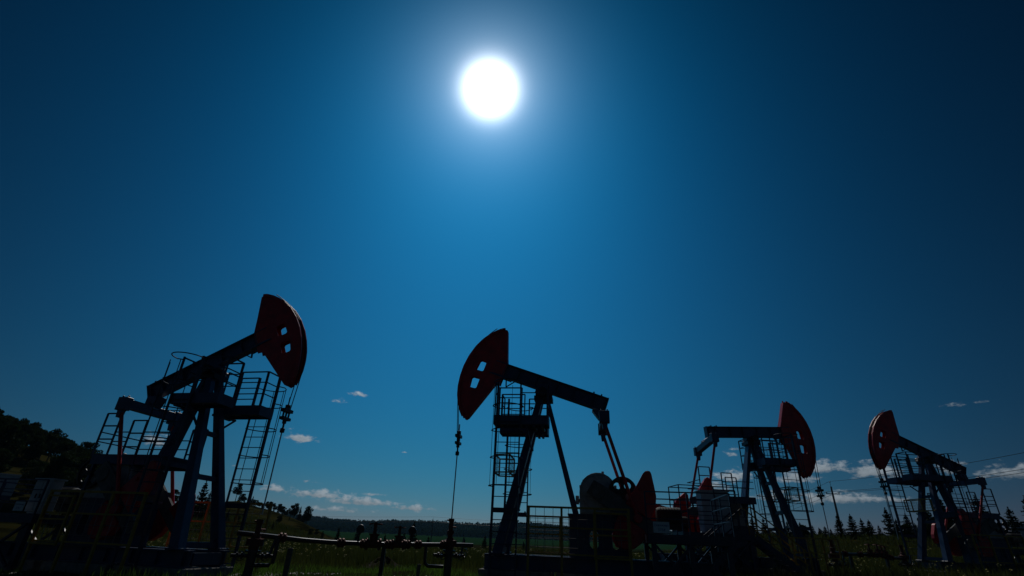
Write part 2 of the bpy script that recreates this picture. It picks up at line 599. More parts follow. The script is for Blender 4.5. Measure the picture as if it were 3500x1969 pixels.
def pumpjack(loc, yaw, near, theta, label, near_deck, near_lad, far_deck, far_lad, gear_deck=True, blue='blue', swing_in=False, eq_tilt=0.0, guard=True):
    """near = +1/-1: the local Y side that faces the photographer; all 'y' below is towards that side"""
    global SY
    SY = near
    root = empty('pumpjack', loc, yaw, label, 'oil pumpjack', 'pumpjacks of the oil field')
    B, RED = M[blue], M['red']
    th = R(theta)
    fn = beam_fn(th)
    zg = gz(loc[0], loc[1]) - loc[2]            # ground below the base, local
    # ---- footing and skid
    f = MB()
    for x0, x1 in ((-6.2, -3.4), (-3.1, -.6), (-.4, 2.15)):
        f.box(x0, x1, -1.15, 1.15, zg - .4, -.36)
    f.build('footing', M['concrete'], root, bevel=.02)
    b = MB()
    for s in (-.78, .78):                       # two I-beam runners
        b.box(-6.1, 2.0, s - .15, s + .15, .08, .13).box(-6.1, 2.0, s - .15, s + .15, -.355, -.30).box(-6.1, 2.0, s - .03, s + .03, -.30, .08)
        for k in range(9):
            x = -5.9 + k * .96
            b.box(x, x + .03, s - .13, s + .13, -.30, .08)
    for x in (-5.9, -4.2, -3.0, -1.4, .3, 1.85):
        b.box(x, x + .12, -.63, .63, -.28, .06)
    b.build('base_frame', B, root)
    # ---- samson post: two front legs, one broad rear leg
    top = (0.02, .20, H - .12)
    for s in (-1, 1):
        g = MB()
        foot = (1.53, s * .92, .13)
        t = (.10, s * .20, H - .16)
        g.bar(t, foot, .24, .24, up=(1, 0, 0), w2=.36, h2=.34)
        g.box(1.30, 1.78, s * .92 - .24, s * .92 + .24, .10 + .03, .19)
        g.build('front_leg', B, root, bevel=.012)
    for z, w in ((.27, .18), (2.35, .16), (3.85, .15)):
        cb = MB()
        k = (H - .16 - z) / (H - .16 - .13)
        x, y = .10 + (1.53 - .10) * k, .20 + (.92 - .20) * k
        cb.bar((x, -y + .1, z), (x, y - .1, z), w, w)
        for s in (-1, 1):                        # gusset plates in the corners
            cb.bar((x, s * (y - .36), z), (x, s * (y - .13), z + .24), .04, .06)
        cb.build('leg_crossbar', B, root)
    g = MB()
    g.bar((-.18, 0, H - .22), (-1.30, 0, 1.54), .40, .17, up=(1, 0, .2), w2=.62, h2=.22)
    g.box(-1.52, -1.06, -.40, .40, 1.50, 1.56)
    g.build('rear_leg', B, root, bevel=.012)
    # ---- saddle on top of the post
    sd = MB()
    sd.box(-.40, .36, -.36, .36, H - .30, H - .12)
    sd.prism([(-.30, H - .12), (.30, H - .12), (.17, H + .13), (-.17, H + .13)], -.46, -.28)
    sd.prism([(-.30, H - .12), (.30, H - .12), (.17, H + .13), (-.17, H + .13)], .28, .46)
    sd.tube((0, -.56, H), (0, .56, H), .11, 14)
    sd.lathe([(.19, -.58), (.19, -.47)], 'y', (0, 0, H), 14).lathe([(.19, .47), (.19, .58)], 'y', (0, 0, H), 14)
    sd.build('saddle_bearing', M['iron'], root, smooth=True)
    # ---- walking beam (I section in the beam frame)
    w = MB()
    x0, x1 = -2.62, 2.45

    def bx(xa, xb, ya, yb, za, zb, mbx=w):
        c = []
        for z in (za, zb):
            for (x, y) in ((xa, ya), (xb, ya), (xb, yb), (xa, yb)):
                p = fn(x, z)
                c.append((p[0], y, p[1]))
        mbx.hexa(c)
    bx(x0, x1, -.17, .17, HB + HD - .035, HB + HD)
    bx(x0, x1, -.17, .17, HB - HD, HB - HD + .035)
    bx(x0, x1, -.025, .025, HB - HD + .035, HB + HD - .035)
    for x in (-2.55, -2.05, -1.2, -.45, .45, 1.3, 1.95):
        bx(x, x + .025, -.16, .16, HB - HD + .037, HB + HD - .037)
    bx(x0 - .03, x0, -.19, .19, HB - HD - .01, HB + HD + .01)
    bx(-.35, .35, -.20, .20, HB - HD - .19, HB - HD - .002)                     # seat on the bearing
    bx(1.55, 2.55, -.19, .19, HB - HD - .05, HB - HD - .002)                    # head doubler
    for x in (-2.35, -2.02):
        for s in (-.1, .1):
            bx(x, x + .06, s - .03, s + .03, HB + HD, HB + HD + .07)            # bolt heads at the tail
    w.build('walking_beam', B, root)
    # latch bar hanging under the beam
    lt = MB()
    a, c2, d2 = fn(1.35, HB - HD - .05), fn(1.62, HB - HD - .38), fn(1.25, HB - HD - .30)
    lt.bar((a[0], .12, a[1]), (c2[0], .12, c2[1]), .04).bar((fn(1.75, HB - HD - .03)[0], .12, fn(1.75, HB - HD - .03)[1]), (c2[0], .12, c2[1]), .05)
    lt.build('head_latch', M['iron'], root)
    # ---- horse head
    arc = [(r * cos(R(a)), r * sin(R(a))) for a, r in ARC]
    inner = [((r - .10) * cos(R(a)), (r - .10) * sin(R(a))) for a, r in ARC]
    outline = arc + [(2.83, -2.09), (2.74, -2.10), (2.66, -2.00), (2.12, -.27), (1.92, -.22), (1.92, .74), (2.49, 2.06), (2.52, 2.22)]
    hh = MB()
    for s in (-1, 1):
        ya, yb = (s * .155, s * .14) if s > 0 else (-.155, -.14)
        hh.prism(outline, min(ya, yb), max(ya, yb), HOLES, fn)
    n = len(arc)
    # curved front plate between the side plates and the back cover plates
    for i in range(n - 1):
        q = [fn(*arc[i]), fn(*arc[i + 1]), fn(*inner[i + 1]), fn(*inner[i])]
        hh.hexa([(q[0][0], -.139, q[0][1]), (q[1][0], -.139, q[1][1]), (q[2][0], -.139, q[2][1]), (q[3][0], -.139, q[3][1]),
                 (q[0][0], .139, q[0][1]), (q[1][0], .139, q[1][1]), (q[2][0], .139, q[2][1]), (q[3][0], .139, q[3][1])])
    for p, q in (((2.52, 2.20), (1.95, .75)), ((2.14, -.29), (2.68, -2.0)), ((2.55, 2.18), (2.62, 2.19))):
        a, c2 = fn(*p), fn(*q)
        hh.bar((a[0], 0, a[1]), (c2[0], 0, c2[1]), .28, .03, up=(1, 0, 0))
    bx(2.47, 3.55, -.139, .139, -.115, -.09, hh)  # inner web between the windows
    head = hh.build('horse_head', RED, root)
    for s in (-1, 1):                            # welded rims with their short stitches
        rm = MB()
        for i in range(n - 1):
            p, q = fn(*arc[i]), fn(*arc[i + 1])
            dx, dz = cos(R(ARC[i][0]) + th), sin(R(ARC[i][0]) + th)
            rm.bar((p[0] + dx * .01, s * .185, p[1] + dz * .01), (q[0] + dx * .01, s * .185, q[1] + dz * .01), .05, .12, up=(0, 1, 0) if False else (dx, 0, dz))
        st = rm
        for i in range(1, n - 1):
            r0 = ARC[i][1] - .16
            a0, a1 = R(ARC[i][0] + 1.3), R(ARC[i][0] - 1.3)
            p, q = fn(r0 * cos(a0), r0 * sin(a0)), fn(r0 * cos(a1), r0 * sin(a1))
            st.bar((p[0], s * .163, p[1]), (q[0], s * .163, q[1]), .016, .03)
        rm.build('head_rim', RED, head)
    # ---- bridle ropes, carrier bar, polished rod
    at0 = R(-th * 180 / pi)
    rx = 3.55
    zc = {26.89: 4.62, 19.38: 4.36, 2.84: 3.55, 23.43: 4.55}[theta]
    rope = MB()
    ztop = H
    for s in (-.10, .10):
        pts = []
        for a in range(38, -1, -4):              # over the face of the head, in world angle
            if R(a) <= R(38) + th and a >= 0:
                aa = a + theta
                if aa <= 40 + theta:
                    pts.append((3.72 * cos(R(a)), s, H + 3.72 * sin(R(a))))
        pts = [(3.725 * cos(R(a)), s, H + 3.725 * sin(R(a))) for a in range(int(min(36 + theta, 60)), -1, -4)]
        lo = max(-34 + theta, -34)
        pts = [p for p in pts if p[2] >= H + 3.725 * sin(R(min(0, lo)))]
        pts += [(3.70, s, H - .3), (rx + .05, s, zc + .10)]
        rope.path(pts, .017, 5)
    rope.build('bridle_rope', M['wire'], root)
    cr = MB()
    cr.box(rx - .10, rx + .10, -.24, .24, zc, zc + .11).box(rx - .09, rx + .09, -.22, .22, zc - .28, zc - .18)
    for s in (-.16, .16):
        cr.tube((rx, s, zc - .18), (rx, s, zc), .035)
    cr.lathe([(.05, .11), (.09, .12), (.09, .26), (.06, .27)], 'z', (rx, 0, zc), 10)
    cr.lathe([(.07, -.40), (.07, -.28)], 'z', (rx, 0, zc), 10)
    cr.lathe([(.035, -.70), (.035, .26)], 'z', (rx, 0, zc), 10)
    cr.lathe([(.06, -.72), (.08, -.70), (.08, -.58), (.06, -.56)], 'z', (rx, 0, zc), 10)
    cr.build('carrier_bar', M['iron'], root)
    pr = MB().tube((rx, 0, 1.25), (rx, 0, zc + .55), .024, 8)
    pr.build('polished_rod', M['steel'], root, smooth=True)
    # ---- equalizer and pitman arms
    ex, ez = EQ[0] * cos(th) - EQ[1] * sin(th), H + EQ[0] * sin(th) + EQ[1] * cos(th)
    e = MB()
    tl = eq_tilt
    e.bar((ex, -1.10, ez + .20 - 1.10 * tl), (ex, 1.10, ez + .20 + 1.10 * tl), .30, .32)
    for s in (-1, 1):
        zo = ez + s * 1.17 * tl
        e.box(ex - .20, ex + .20, s * 1.17 - .13, s * 1.17 + .13, zo - .06, zo + .40)
        for bx_ in (-.12, .12):
            e.tube((ex + bx_, s * 1.20, zo + .40), (ex + bx_, s * 1.20, zo + .47), .035, 6)
        e.prism([(ex - .11, zo - .02), (ex + .11, zo - .02), (ex + .07, zo - .32), (ex - .07, zo - .32)], s * 1.17 - .09, s * 1.17 + .09)
    # bearing block that hangs it under the beam tail
    p0 = fn(-2.35, HB - HD)
    e.prism([(p0[0] - .28, p0[1] - .01), (p0[0] + .24, p0[1] - .03), (ex + .2, ez + .33), (ex - .18, ez + .33)], -.22, .22)
    e.lathe([(.15, -.26), (.15, .26)], 'y', (ex, 0, ez + .34), 14)
    e.build('equalizer', B, root, bevel=.01)
    d = sqrt((ex - SHAFT[0]) ** 2 + (ez - SHAFT[1]) ** 2)
    d = min(d, CRANK_R + PITMAN - .001)
    al = math.acos(max(-1, min(1, (CRANK_R ** 2 + d * d - PITMAN ** 2) / (2 * CRANK_R * d))))
    base_a = atan2(ez - SHAFT[1], ex - SHAFT[0])
    ca = base_a - al if swing_in else base_a + al
    px, pz = SHAFT[0] + CRANK_R * cos(ca), SHAFT[1] + CRANK_R * sin(ca)
    for s in (-1, 1):
        pm = MB()
        pm.tube((ex, s * 1.17, ez - .05 + s * 1.17 * tl), (px, s * 1.17, pz), .065, 10)
        pm.lathe([(.13, -.10), (.15, -.08), (.15, .08), (.13, .10)], 'y', (px, s * 1.19, pz), 14)
        pm.build('pitman_arm', RED, root, smooth=True)
    # ---- cranks and counterweights
    u = (cos(ca), sin(ca))
    v = (sin(ca), -cos(ca)) if swing_in else (-sin(ca), cos(ca))

    def cf(a, n_):
        return (SHAFT[0] + u[0] * a + v[0] * n_, SHAFT[1] + u[1] * a + v[1] * n_)
    wt_up = [(1.0, -.20), (1.02, -.62), (1.03, -1.05), (1.02, -1.45), (1.05, -1.56), (1.12, -1.63), (1.20, -1.65), (1.28, -1.60), (1.56, -1.28), (1.78, -1.02), (1.92, -.72), (1.98, -.20)]
    wt_dn = [(1.98, .20), (2.08, .42), (2.08, .62), (1.96, .92), (1.72, 1.10), (1.48, 1.16), (1.22, .98), (1.02, .60), (.98, .20)]
    for s in (-1, 1):
        ck = MB()
        ya, yb = (.92, 1.05) if s > 0 else (-1.05, -.92)
        ck.prism([(-.35, -.26), (.2, -.30), (2.35, -.21), (2.52, -.12), (2.52, .12), (2.35, .21), (.2, .30), (-.35, .26)], ya, yb, (), cf)
        ck.lathe([(.24, -.12), (.24, .12)], 'y', (SHAFT[0], s * .99, SHAFT[1]), 16)
        for a in (.7, 1.0, 1.3):
            c3 = cf(a, 0)
            ck.tube((c3[0], s * 1.05, c3[1]), (c3[0], s * 1.08, c3[1]), .08, 10)
        crank = ck.build('crank', M['crankgrey'], root, bevel=.008)
        ya, yb = (.86, 1.12) if s > 0 else (-1.12, -.86)
        for poly in (wt_up, wt_dn):
            if s < 0 and poly is wt_up:
                poly = [(a + .55, n_ * .62) for a, n_ in poly]
            cw = MB().prism(poly, ya, yb, (), cf)
            k = poly[len(poly) // 2]
            c3 = cf(k[0], k[1] * .55)
            cw.tube((c3[0], s * 1.12, c3[1]), (c3[0], s * 1.17, c3[1]), .07, 8)
            cw.build('counterweight', RED, crank, bevel=.03)
    # ---- gearbox pedestal with its rounded openings, gearbox, brake drum
    ped = MB()
    oval = lambda cx, w_, z0, z1: [(cx + w_ * cos(R(a)), (z1 - w_ if a <= 180 else z0 + w_) + w_ * sin(R(a))) for a in range(0, 360, 20)]
    outl = [(-3.25, .13), (-1.05, .13), (-1.05, 1.50), (-3.25, 1.50)]
    for y in (-.56, .54):
        ped.prism(outl, y, y + .025, [oval(-1.95, .17, .42, 1.05), oval(-2.75, .17, .42, 1.05)])
    ped.box(-1.074, -1.05, -.535, .54, .13, 1.46).box(-3.25, -3.226, -.535, .54, .13, 1.46)
    ped.box(-3.3, -1.0, -.62, .62, 1.50, 1.56)
    ped.build('gearbox_pedestal', B, root)
    gb = MB()
    body = [(-3.30, 1.56), (-1.45, 1.56), (-1.45, 2.15)] + [(SHAFT[0] + .70 * cos(R(a)), SHAFT[1] + .02 + .70 * sin(R(a))) for a in range(0, 141, 14)] + \
           [(-2.74, 2.52), (-2.86, 2.46)] + [(-2.98 + .38 * cos(R(a)), 2.06 + .38 * sin(R(a))) for a in range(90, 181, 18)] + [(-3.36, 1.9)]
    gb.prism(body, -.62, .62)
    gb.lathe([(.62, .62), (.60, .68), (.2, .69), (.2, .90)], 'y', (SHAFT[0], 0, SHAFT[1]), 24)
    gb.lathe([(.2, -.90), (.2, -.69), (.60, -.68), (.62, -.62)], 'y', (SHAFT[0], 0, SHAFT[1]), 24)
    gb.box(-3.34, -1.40, -.66, .66, 2.02, 2.08)
    gb.box(-1.43, -1.30, .2, .42, 1.9, 2.2)
    for x, z in ((-1.62, 2.72), (-1.50, 2.52), (-2.35, 3.03), (-2.8, 2.54)):
        gb.box(x - .05, x + .05, .3, .42, z - .06, z + .06)
    gb.build('gearbox', M['grey'], root, bevel=.015)
    dr = MB()
    ring = lambda r, k=28: [(-3.05 + r * cos(2 * pi * j / k), 2.36 + r * sin(2 * pi * j / k)) for j in range(k)]
    hol = [[(-3.05 + .27 * cos(R(a)) + .125 * cos(2 * pi * j / 12), 2.36 + .27 * sin(R(a)) + .125 * sin(2 * pi * j / 12)) for j in range(12)] for a in (42, 132, 222, 312)]
    dr.prism(ring(.50), .70, .73, hol)
    dr.prism(ring(.52), .66, .78, [ring(.46)])
    dr.tube((-3.05, .5, 2.36), (-3.05, .82, 2.36), .08, 12)
    dr.build('brake_drum', M['iron'], root)
    # ---- motor with belt guard at the tail
    mo = MB()
    mo.lathe([(.20, -.42), (.30, -.40), (.30, .38), (.26, .46), (.10, .48)], 'x', (-4.75, -.1, 1.62), 18)
    for k in range(7):
        mo.lathe([(.315, -.30 + k * .1), (.315, -.27 + k * .1)], 'x', (-4.75, -.1, 1.62), 18)
    mo.box(-5.05, -4.45, -.40, .2, 1.16, 1.34)
    mo.build('drive_motor', M['rubber'], root, smooth=True)
    bg_ = MB()
    o2 = [(-3.05 + .26 * cos(R(a)), 2.22 + .26 * sin(R(a))) for a in range(-60, 121, 20)] + [(-4.75 + .36 * cos(R(a)), 1.62 + .36 * sin(R(a))) for a in range(120, 301, 20)]
    bg_.prism(o2, -.90, -.72)
    bg_.build('belt_guard', RED, root, bevel=.01)
    # ---- two service platforms beside the post, each with its railing and caged ladder
    for s, deck, lad in ((1, near_deck, near_lad), (-1, far_deck, far_lad)):
        y0, y1 = (.52, 1.30) if s > 0 else (-1.30, -.52)
        yo = s * 1.30
        p = MB()
        zt, zb = 5.02, 4.66
        p.box(deck[0], deck[1], s * 1.30 - .02, s * 1.30 + .02, zb, zt).box(deck[0], deck[1], s * .52 - .02, s * .52 + .02, zb, zt)
        p.box(deck[0] - .04, deck[0], y0 - .02, y1 + .02, zb, zt).box(deck[1], deck[1] + .04, y0 - .02, y1 + .02, zb, zt)
        for x in np.linspace(deck[0] + .25, deck[1] - .25, 3):
            p.box(x - .03, x + .03, y0 + .02, y1 - .02, zb + .02, zb + .10)
        p.bar((.25, s * .30, 4.62), (.25, s * 1.25, 4.62), .09, .08).bar((deck[0] + .2, s * .25, 4.62), (deck[0] + .2, s * 1.25, 4.62), .09, .08)
        p.bar((.45, s * .42, 3.95), (.55, s * 1.2, 4.60), .06, .06)
        plat = p.build('service_platform', B, root)
        gr = MB()
        xs = np.arange(deck[0] + .03, deck[1] - .02, .06)
        for x in xs:
            gr.box(x, x + .022, y0 + .02, y1 - .02, zb + .105, zb + .14)
        gr.build('deck_grating', M['galv'], plat)
        lx0, lx1 = lad
        sd_ = ('y1',) if s > 0 else ('y0',)
        segs = [(deck[0], deck[1], ('x0', 'x1'))]
        # guard rails: each end, and the outer side left and right of the ladder
        for xa, xb, end in ((deck[0], max(lx0, deck[0] + .02), 'x0'), (min(lx1, deck[1] - .02), deck[1], 'x1')):
            rl = MB()
            rail_bars(rl, xa, xb, y0, y1, zt, (end,) + (sd_ if xb - xa > .25 else ()))
            rl.build('platform_railing', M['navy'], plat)
        rl = MB()
        rail_bars(rl, max(.85, deck[0] + .3), deck[1] - .03, y0, y1, zt, ('y0',) if s > 0 else ('y1',))
        rl.build('platform_railing', M['navy'], plat)
        l = MB()
        for x, wd in ((lx0, .065), (lx1, .10)):
            l.bar((x, yo + s * .06, zg + .05), (x, yo + s * .06, zt + 1.34), wd, wd * .8)
        z = zg + .35
        while z < zt:
            l.tube((lx0, yo + s * .06, z), (lx1, yo + s * .06, z), .017, 6)
            z += .39
        l.bar((lx0, yo + s * .04, 1.5), (lx0, s * .6, 1.62), .05)
        l.bar((lx1, yo + s * .06, 1.55), (lx0 - .0, yo + s * .06, 1.55), .04, .16)
        ladder = l.build('access_ladder', M['navy'], root)
        cg = MB()
        cx = (lx0 + lx1) / 2
        rad = (lx1 - lx0) / 2 + .16
        for zz in (2.35, 3.35, 4.35, 5.3, 6.25 if s > 0 else 6.0):
            pts = [(cx - rad * cos(R(a)), yo + s * (.02 + .82 * sin(R(a)) ** .8), zz) for a in range(8, 173, 12)]
            pts = [(lx0, yo + s * .08, zz)] + pts + [(lx1, yo + s * .08, zz)]
            cg.path(pts, .02, 6)
        for a in (32, 68, 112, 148):
            q = (cx - rad * cos(R(a)), yo + s * (.02 + .82 * sin(R(a)) ** .8))
            cg.bar((q[0], q[1], 2.33), (q[0], q[1], 6.0), .03, .012)
        cg.build('safety_cage', M['navy'], ladder)
    # mesh guard hung on the front legs
    gd = MB()
    for (x, y0, y1) in ((1.25, -.75, .75), (1.85, -.62, .62)):
        gd.bar((x, y0, 2.95), (x, y1, 2.95), .05).bar((x, y0, 3.62), (x, y1, 3.62), .05)
        for y in (y0, y1):
            gd.bar((x, y, 2.95), (x, y, 3.62), .05)
        for k in range(1, 8):
            y = y0 + (y1 - y0) * k / 8
            gd.tube((x, y, 2.95), (x, y, 3.62), .006, 4)
        for k in range(1, 4):
            gd.tube((x, y0, 2.95 + .67 * k / 4), (x, y1, 2.95 + .67 * k / 4), .006, 4)
    for s in (-1, 1):
        for z in (2.95, 3.62):
            gd.bar((1.25, s * .75, z), (1.85, s * .62, z), .05)
        gd.bar((.62, s * .46, 3.1), (1.25, s * .75, 2.95), .05)
        for k in range(1, 4):
            gd.tube((1.25, s * .75, 2.95 + .67 * k / 4), (1.85, s * .62, 2.95 + .67 * k / 4), .006, 4)
    if guard:
        gd.build('mesh_guard', M['yellow'], root)
    # deck over the gearbox
    if gear_deck:
        dk = MB()
        dx, dz = (.28 if abs(theta) < 5 else .86), -.20
        dk.box(-4.0 + dx, -1.05 + dx, -.82, .82, 3.02 + dz, 3.14 + dz)
        dk.box(-4.0 + dx, -3.96 + dx, -.84, .84, 2.86 + dz, 3.18 + dz).box(-1.09 + dx, -1.05 + dx, -.84, .84, 2.86 + dz, 3.18 + dz)
        dk.box(-4.0 + dx, -1.05 + dx, -.86, -.82, 2.84 + dz, 3.18 + dz).box(-4.0 + dx, -1.05 + dx, .82, .86, 2.84 + dz, 3.18 + dz)
        for x in (-3.9 + dx, -1.2 + dx):
            for s in (-1, 1):
                dk.bar((x, s * .76, 1.56 if x > -3.3 else .13), (x, s * .76, 2.9 + dz), .08)
        gd2 = dk.build('gearbox_deck', B, root)
        rr = MB()
        for (xa, xb, y, zt) in ((-4.05, -3.42, .84, 4.62), (-2.80, -2.22, .84, 4.36), (-1.75, -1.10, -.84, 4.36)):
            xa, xb, zt = xa + dx, xb + dx, zt + dz
            for x in (xa, xb):
                rr.bar((x, y, 3.1 + dz), (x, y, zt), .05)
            for z in (zt, zt - .45, zt - .92):
                rr.bar((xa, y, z), (xb, y, z), .045)
        for z in (3.62 + dz, 3.95 + dz):
            rr.bar((-3.42 + dx, .84, z), (-2.80 + dx, .84, z), .035).bar((-2.22 + dx, .84, z), (-1.05 + dx, .84, z), .035)
            rr.bar((-4.05 + dx, -.84, z), (-1.75 + dx, -.84, z), .035)
            rr.bar((-4.05 + dx, -.84, z), (-4.05 + dx, .84, z), .035)
        rr.build('deck_railing', M['navy'], gd2)
    SY = 1.0
    return root


ROOTS = {}
SPEC = {
    'A': ((-11.421, 19.072, .485), -11.97, -1, 26.89, 'pumpjack at the far left of the row with its red horse head raised highest', (-.25, 1.66), (-.2, .62), (.22, 2.0), (1.02, 1.92)),
    'B': ((1.534, 21.097, .713), 171.0, 1, 19.38, 'pumpjack seen side on in the middle, red head to the left over the pipe manifold', (-.27, 1.82), (.80, 1.72), (-.12, 1.86), (.74, 1.68)),
    'C': ((14.323, 29.843, .925), 4.08, -1, 2.84, 'pumpjack with a level beam pointing right, tall grey cabinet at its tail', (-.10, 1.68), (.72, 1.66), (-.05, 2.4), (.88, 1.9)),
    'D': ((28.075, 34.512, 1.073), 185.79, 1, 23.43, 'smallest looking pumpjack at the right edge in front of the spruces, head to the left', (-.20, 2.50), (-.42, .36), (-.68, 2.0), (1.0, 2.0)),
}
for k, (loc, yaw, near, th, lab, nd, nl, fd, fl) in SPEC.items():
    ROOTS[k] = pumpjack(loc, R(yaw), near, th, lab, nd, nl, fd, fl, gear_deck=(k != 'B'), swing_in=(k in 'AD'), eq_tilt=(.17 if k == 'C' else 0.0), guard=(k != 'A'))
# ------------------------------------------------------------------ things round each pumping unit
def at_unit(k, x, y, z=0.0):
    """world point from a unit's own axes (y towards the photographer's side)"""
    loc, yaw, near = SPEC[k][0], R(SPEC[k][1]), SPEC[k][2]
    yl = near * y
    return (loc[0] + cos(yaw) * x - sin(yaw) * yl, loc[1] + sin(yaw) * x + cos(yaw) * yl, loc[2] + z)


def unit_empty(name, k, label, cat, group):
    e = empty(name, SPEC[k][0], R(SPEC[k][1]), label, cat, group)
    return e, SPEC[k][2], gz(SPEC[k][0][0], SPEC[k][0][1]) - SPEC[k][0][2]


def guard_fence(k, label, x0, x1, y, ztop, gates=()):
    e, sy, zg = unit_empty('guard_fence', k, label, 'guard fence', 'yellow guard fences round the cranks')
    Y = M['yellow']
    xs = list(np.linspace(x0, x1, 4))
    for x in xs:
        MB(sy).bar((x, y, zg), (x, y, ztop), .075).build('fence_post', Y, e)
    r = MB(sy)
    r.bar((x0 - .04, y, ztop + .03), (x1 + .04, y, ztop + .03), .075, .065)
    r.bar((x0, y, ztop - .62), (x1, y, ztop - .62), .05).bar((x0, y, .22), (x1, y, .22), .05)
    r.build('top_rail', Y, e)
    for a, b in zip(xs[:-1], xs[1:]):
        m = MB(sy)
        for z in np.arange(.42, ztop - .1, .30):
            m.tube((a + .04, y, z), (b - .04, y, z), .008, 4)
        for x in np.arange(a + .30, b - .1, .31):
            m.tube((x, y, .24), (x, y, ztop), .008, 4)
        m.build('mesh_panel', M['galv'], e)
    for (a, b) in gates:
        g = MB(sy)
        yy = y + .07
        for x in (a, b):
            g.bar((x, yy, .1), (x, yy, ztop - .10), .06)
        g.bar((a, yy, ztop - .12), (b, yy, ztop - .12), .06).bar((a, yy, .85), (b, yy, .85), .05).bar((a, yy, .15), (b, yy, .15), .06)
        g.build('gate_frame', Y, e)
    return e


guard_fence('A', 'yellow guard fence before the cranks of the far left pumpjack', -3.25, .42, 1.62, 1.66, ((-3.2, -2.2),))
guard_fence('A', 'yellow fence behind the front legs of the far left pumpjack', -1.3, 2.6, -1.75, 1.62)
guard_fence('B', 'yellow guard fence on the near side of the middle pumpjack', -3.15, .34, 1.62, 1.66, ((-3.1, -1.95),))
guard_fence('B', 'yellow guard fence on the far side of the middle pumpjack', -3.3, .74, -1.62, 1.50)
guard_fence('C', 'yellow guard fence behind the level beam pumpjack', -2.6, 1.2, -1.75, 1.45)
guard_fence('C', 'yellow guard fence before the front legs of the level beam pumpjack', .25, 2.7, 1.75, 1.05)
guard_fence('D', 'yellow guard fence before the cranks of the right edge pumpjack', -3.25, .1, 1.62, 1.62)


def motor_deck(k, label, x0, x1, y0, y1, z, rail, sides=('x0', 'y0', 'y1')):
    e, sy, zg = unit_empty('motor_deck', k, label, 'service deck', 'raised decks at the pumpjack tails')
    B = M['navy']
    f = MB(sy)
    f.box(x0, x1, y0, y1, z - .05, z)
    for y in (y0, y1 - .06):
        f.box(x0, x1, y, y + .06, z - .28, z - .052)
    for x in (x0, x1 - .06):
        f.box(x, x + .06, y0 + .062, y1 - .062, z - .28, z - .052)
    f.build('deck_frame', B, e)
    for x in (x0 + .2, (x0 + x1) / 2, x1 - .2):
        for y in (y0 + .15, y1 - .15):
            MB(sy).bar((x, y, zg - .1), (x, y, z - .06), .16).build('leg', B, e)
    xm = (x0 + x1) / 2
    for y in (y1 - .05, y0 + .05):
        br = MB(sy)
        for a, b in ((x0 + .2, xm), (xm, x1 - .2)):
            br.bar((a, y, zg + .1), (b, y, z - .3), .07).bar((a, y + .08, z - .3), (b, y + .08, zg + .1), .07)
        br.build('brace', B, e)
    r = MB(sy)
    rail_bars(r, x0, x1, y0, y1, z, sides, rail, (rail * .36, rail * .7), .026)
    r.build('deck_railing', B, e)
    return e


motor_deck('A', 'dark steel deck on braced legs at the tail of the far left pumpjack', -7.4, -3.75, -1.2, 1.5, .98, 1.05)
motor_deck('B', 'dark steel deck at the tail of the middle pumpjack, white sign on its rail', -6.6, -3.75, -1.4, 1.5, .96, 1.35)
motor_deck('C', 'raised steel deck carrying the tall grey cabinet behind the level beam pumpjack', -5.6, -1.95, .95, 2.3, 1.12, 2.15)
motor_deck('D', 'dark steel deck at the tail of the right edge pumpjack', -7.2, -3.75, -1.2, 1.5, 1.0, 1.05)


def cabinet(k, label, x0, x1, y0, y1, z0, z1):
    e = empty('control_cabinet', at_unit(k, (x0 + x1) / 2, (y0 + y1) / 2, z0), R(SPEC[k][1]), label, 'electrical cabinet', 'control cabinets of the pumpjacks')
    sy = SPEC[k][2]
    w, d, h = (x1 - x0) / 2, (y1 - y0) / 2, z1 - z0
    MB(sy).box(-w, w, -d, d, .06, h).box(-w + .05, w - .05, -d + .05, d - .05, 0, .06).build('cabinet_body', M['cab'], e, bevel=.012)
    MB(sy).box(-w - .05, w + .05, -d - .05, d + .06, h + .002, h + .05).build('roof', M['cab'], e)
    for a, b in ((-w + .03, -.01), (.01, w - .03)):
        dr = MB(sy).box(a, b, d + .002, d + .028, .12, h - .06).build('door', M['cab'], e, bevel=.006)
        MB(sy).box(b - .09 if b < 0 else a + .06, b - .06 if b < 0 else a + .09, d + .03, d + .06, h * .45, h * .58).build('handle', M['iron'], dr)
    return e


cabinet('C', 'tall grey electrical cabinet on the railed deck of the level beam pumpjack', -4.22, -2.75, 1.15, 1.75, 1.13, 3.08)
cabinet('A', 'small grey electrical cabinet left of the far left pumpjack counterweights', -4.55, -3.85, .85, 1.25, .985, 2.05)
cabinet('D', 'small grey electrical cabinet at the tail of the right edge pumpjack', -4.9, -4.2, .8, 1.2, 1.005, 2.0)


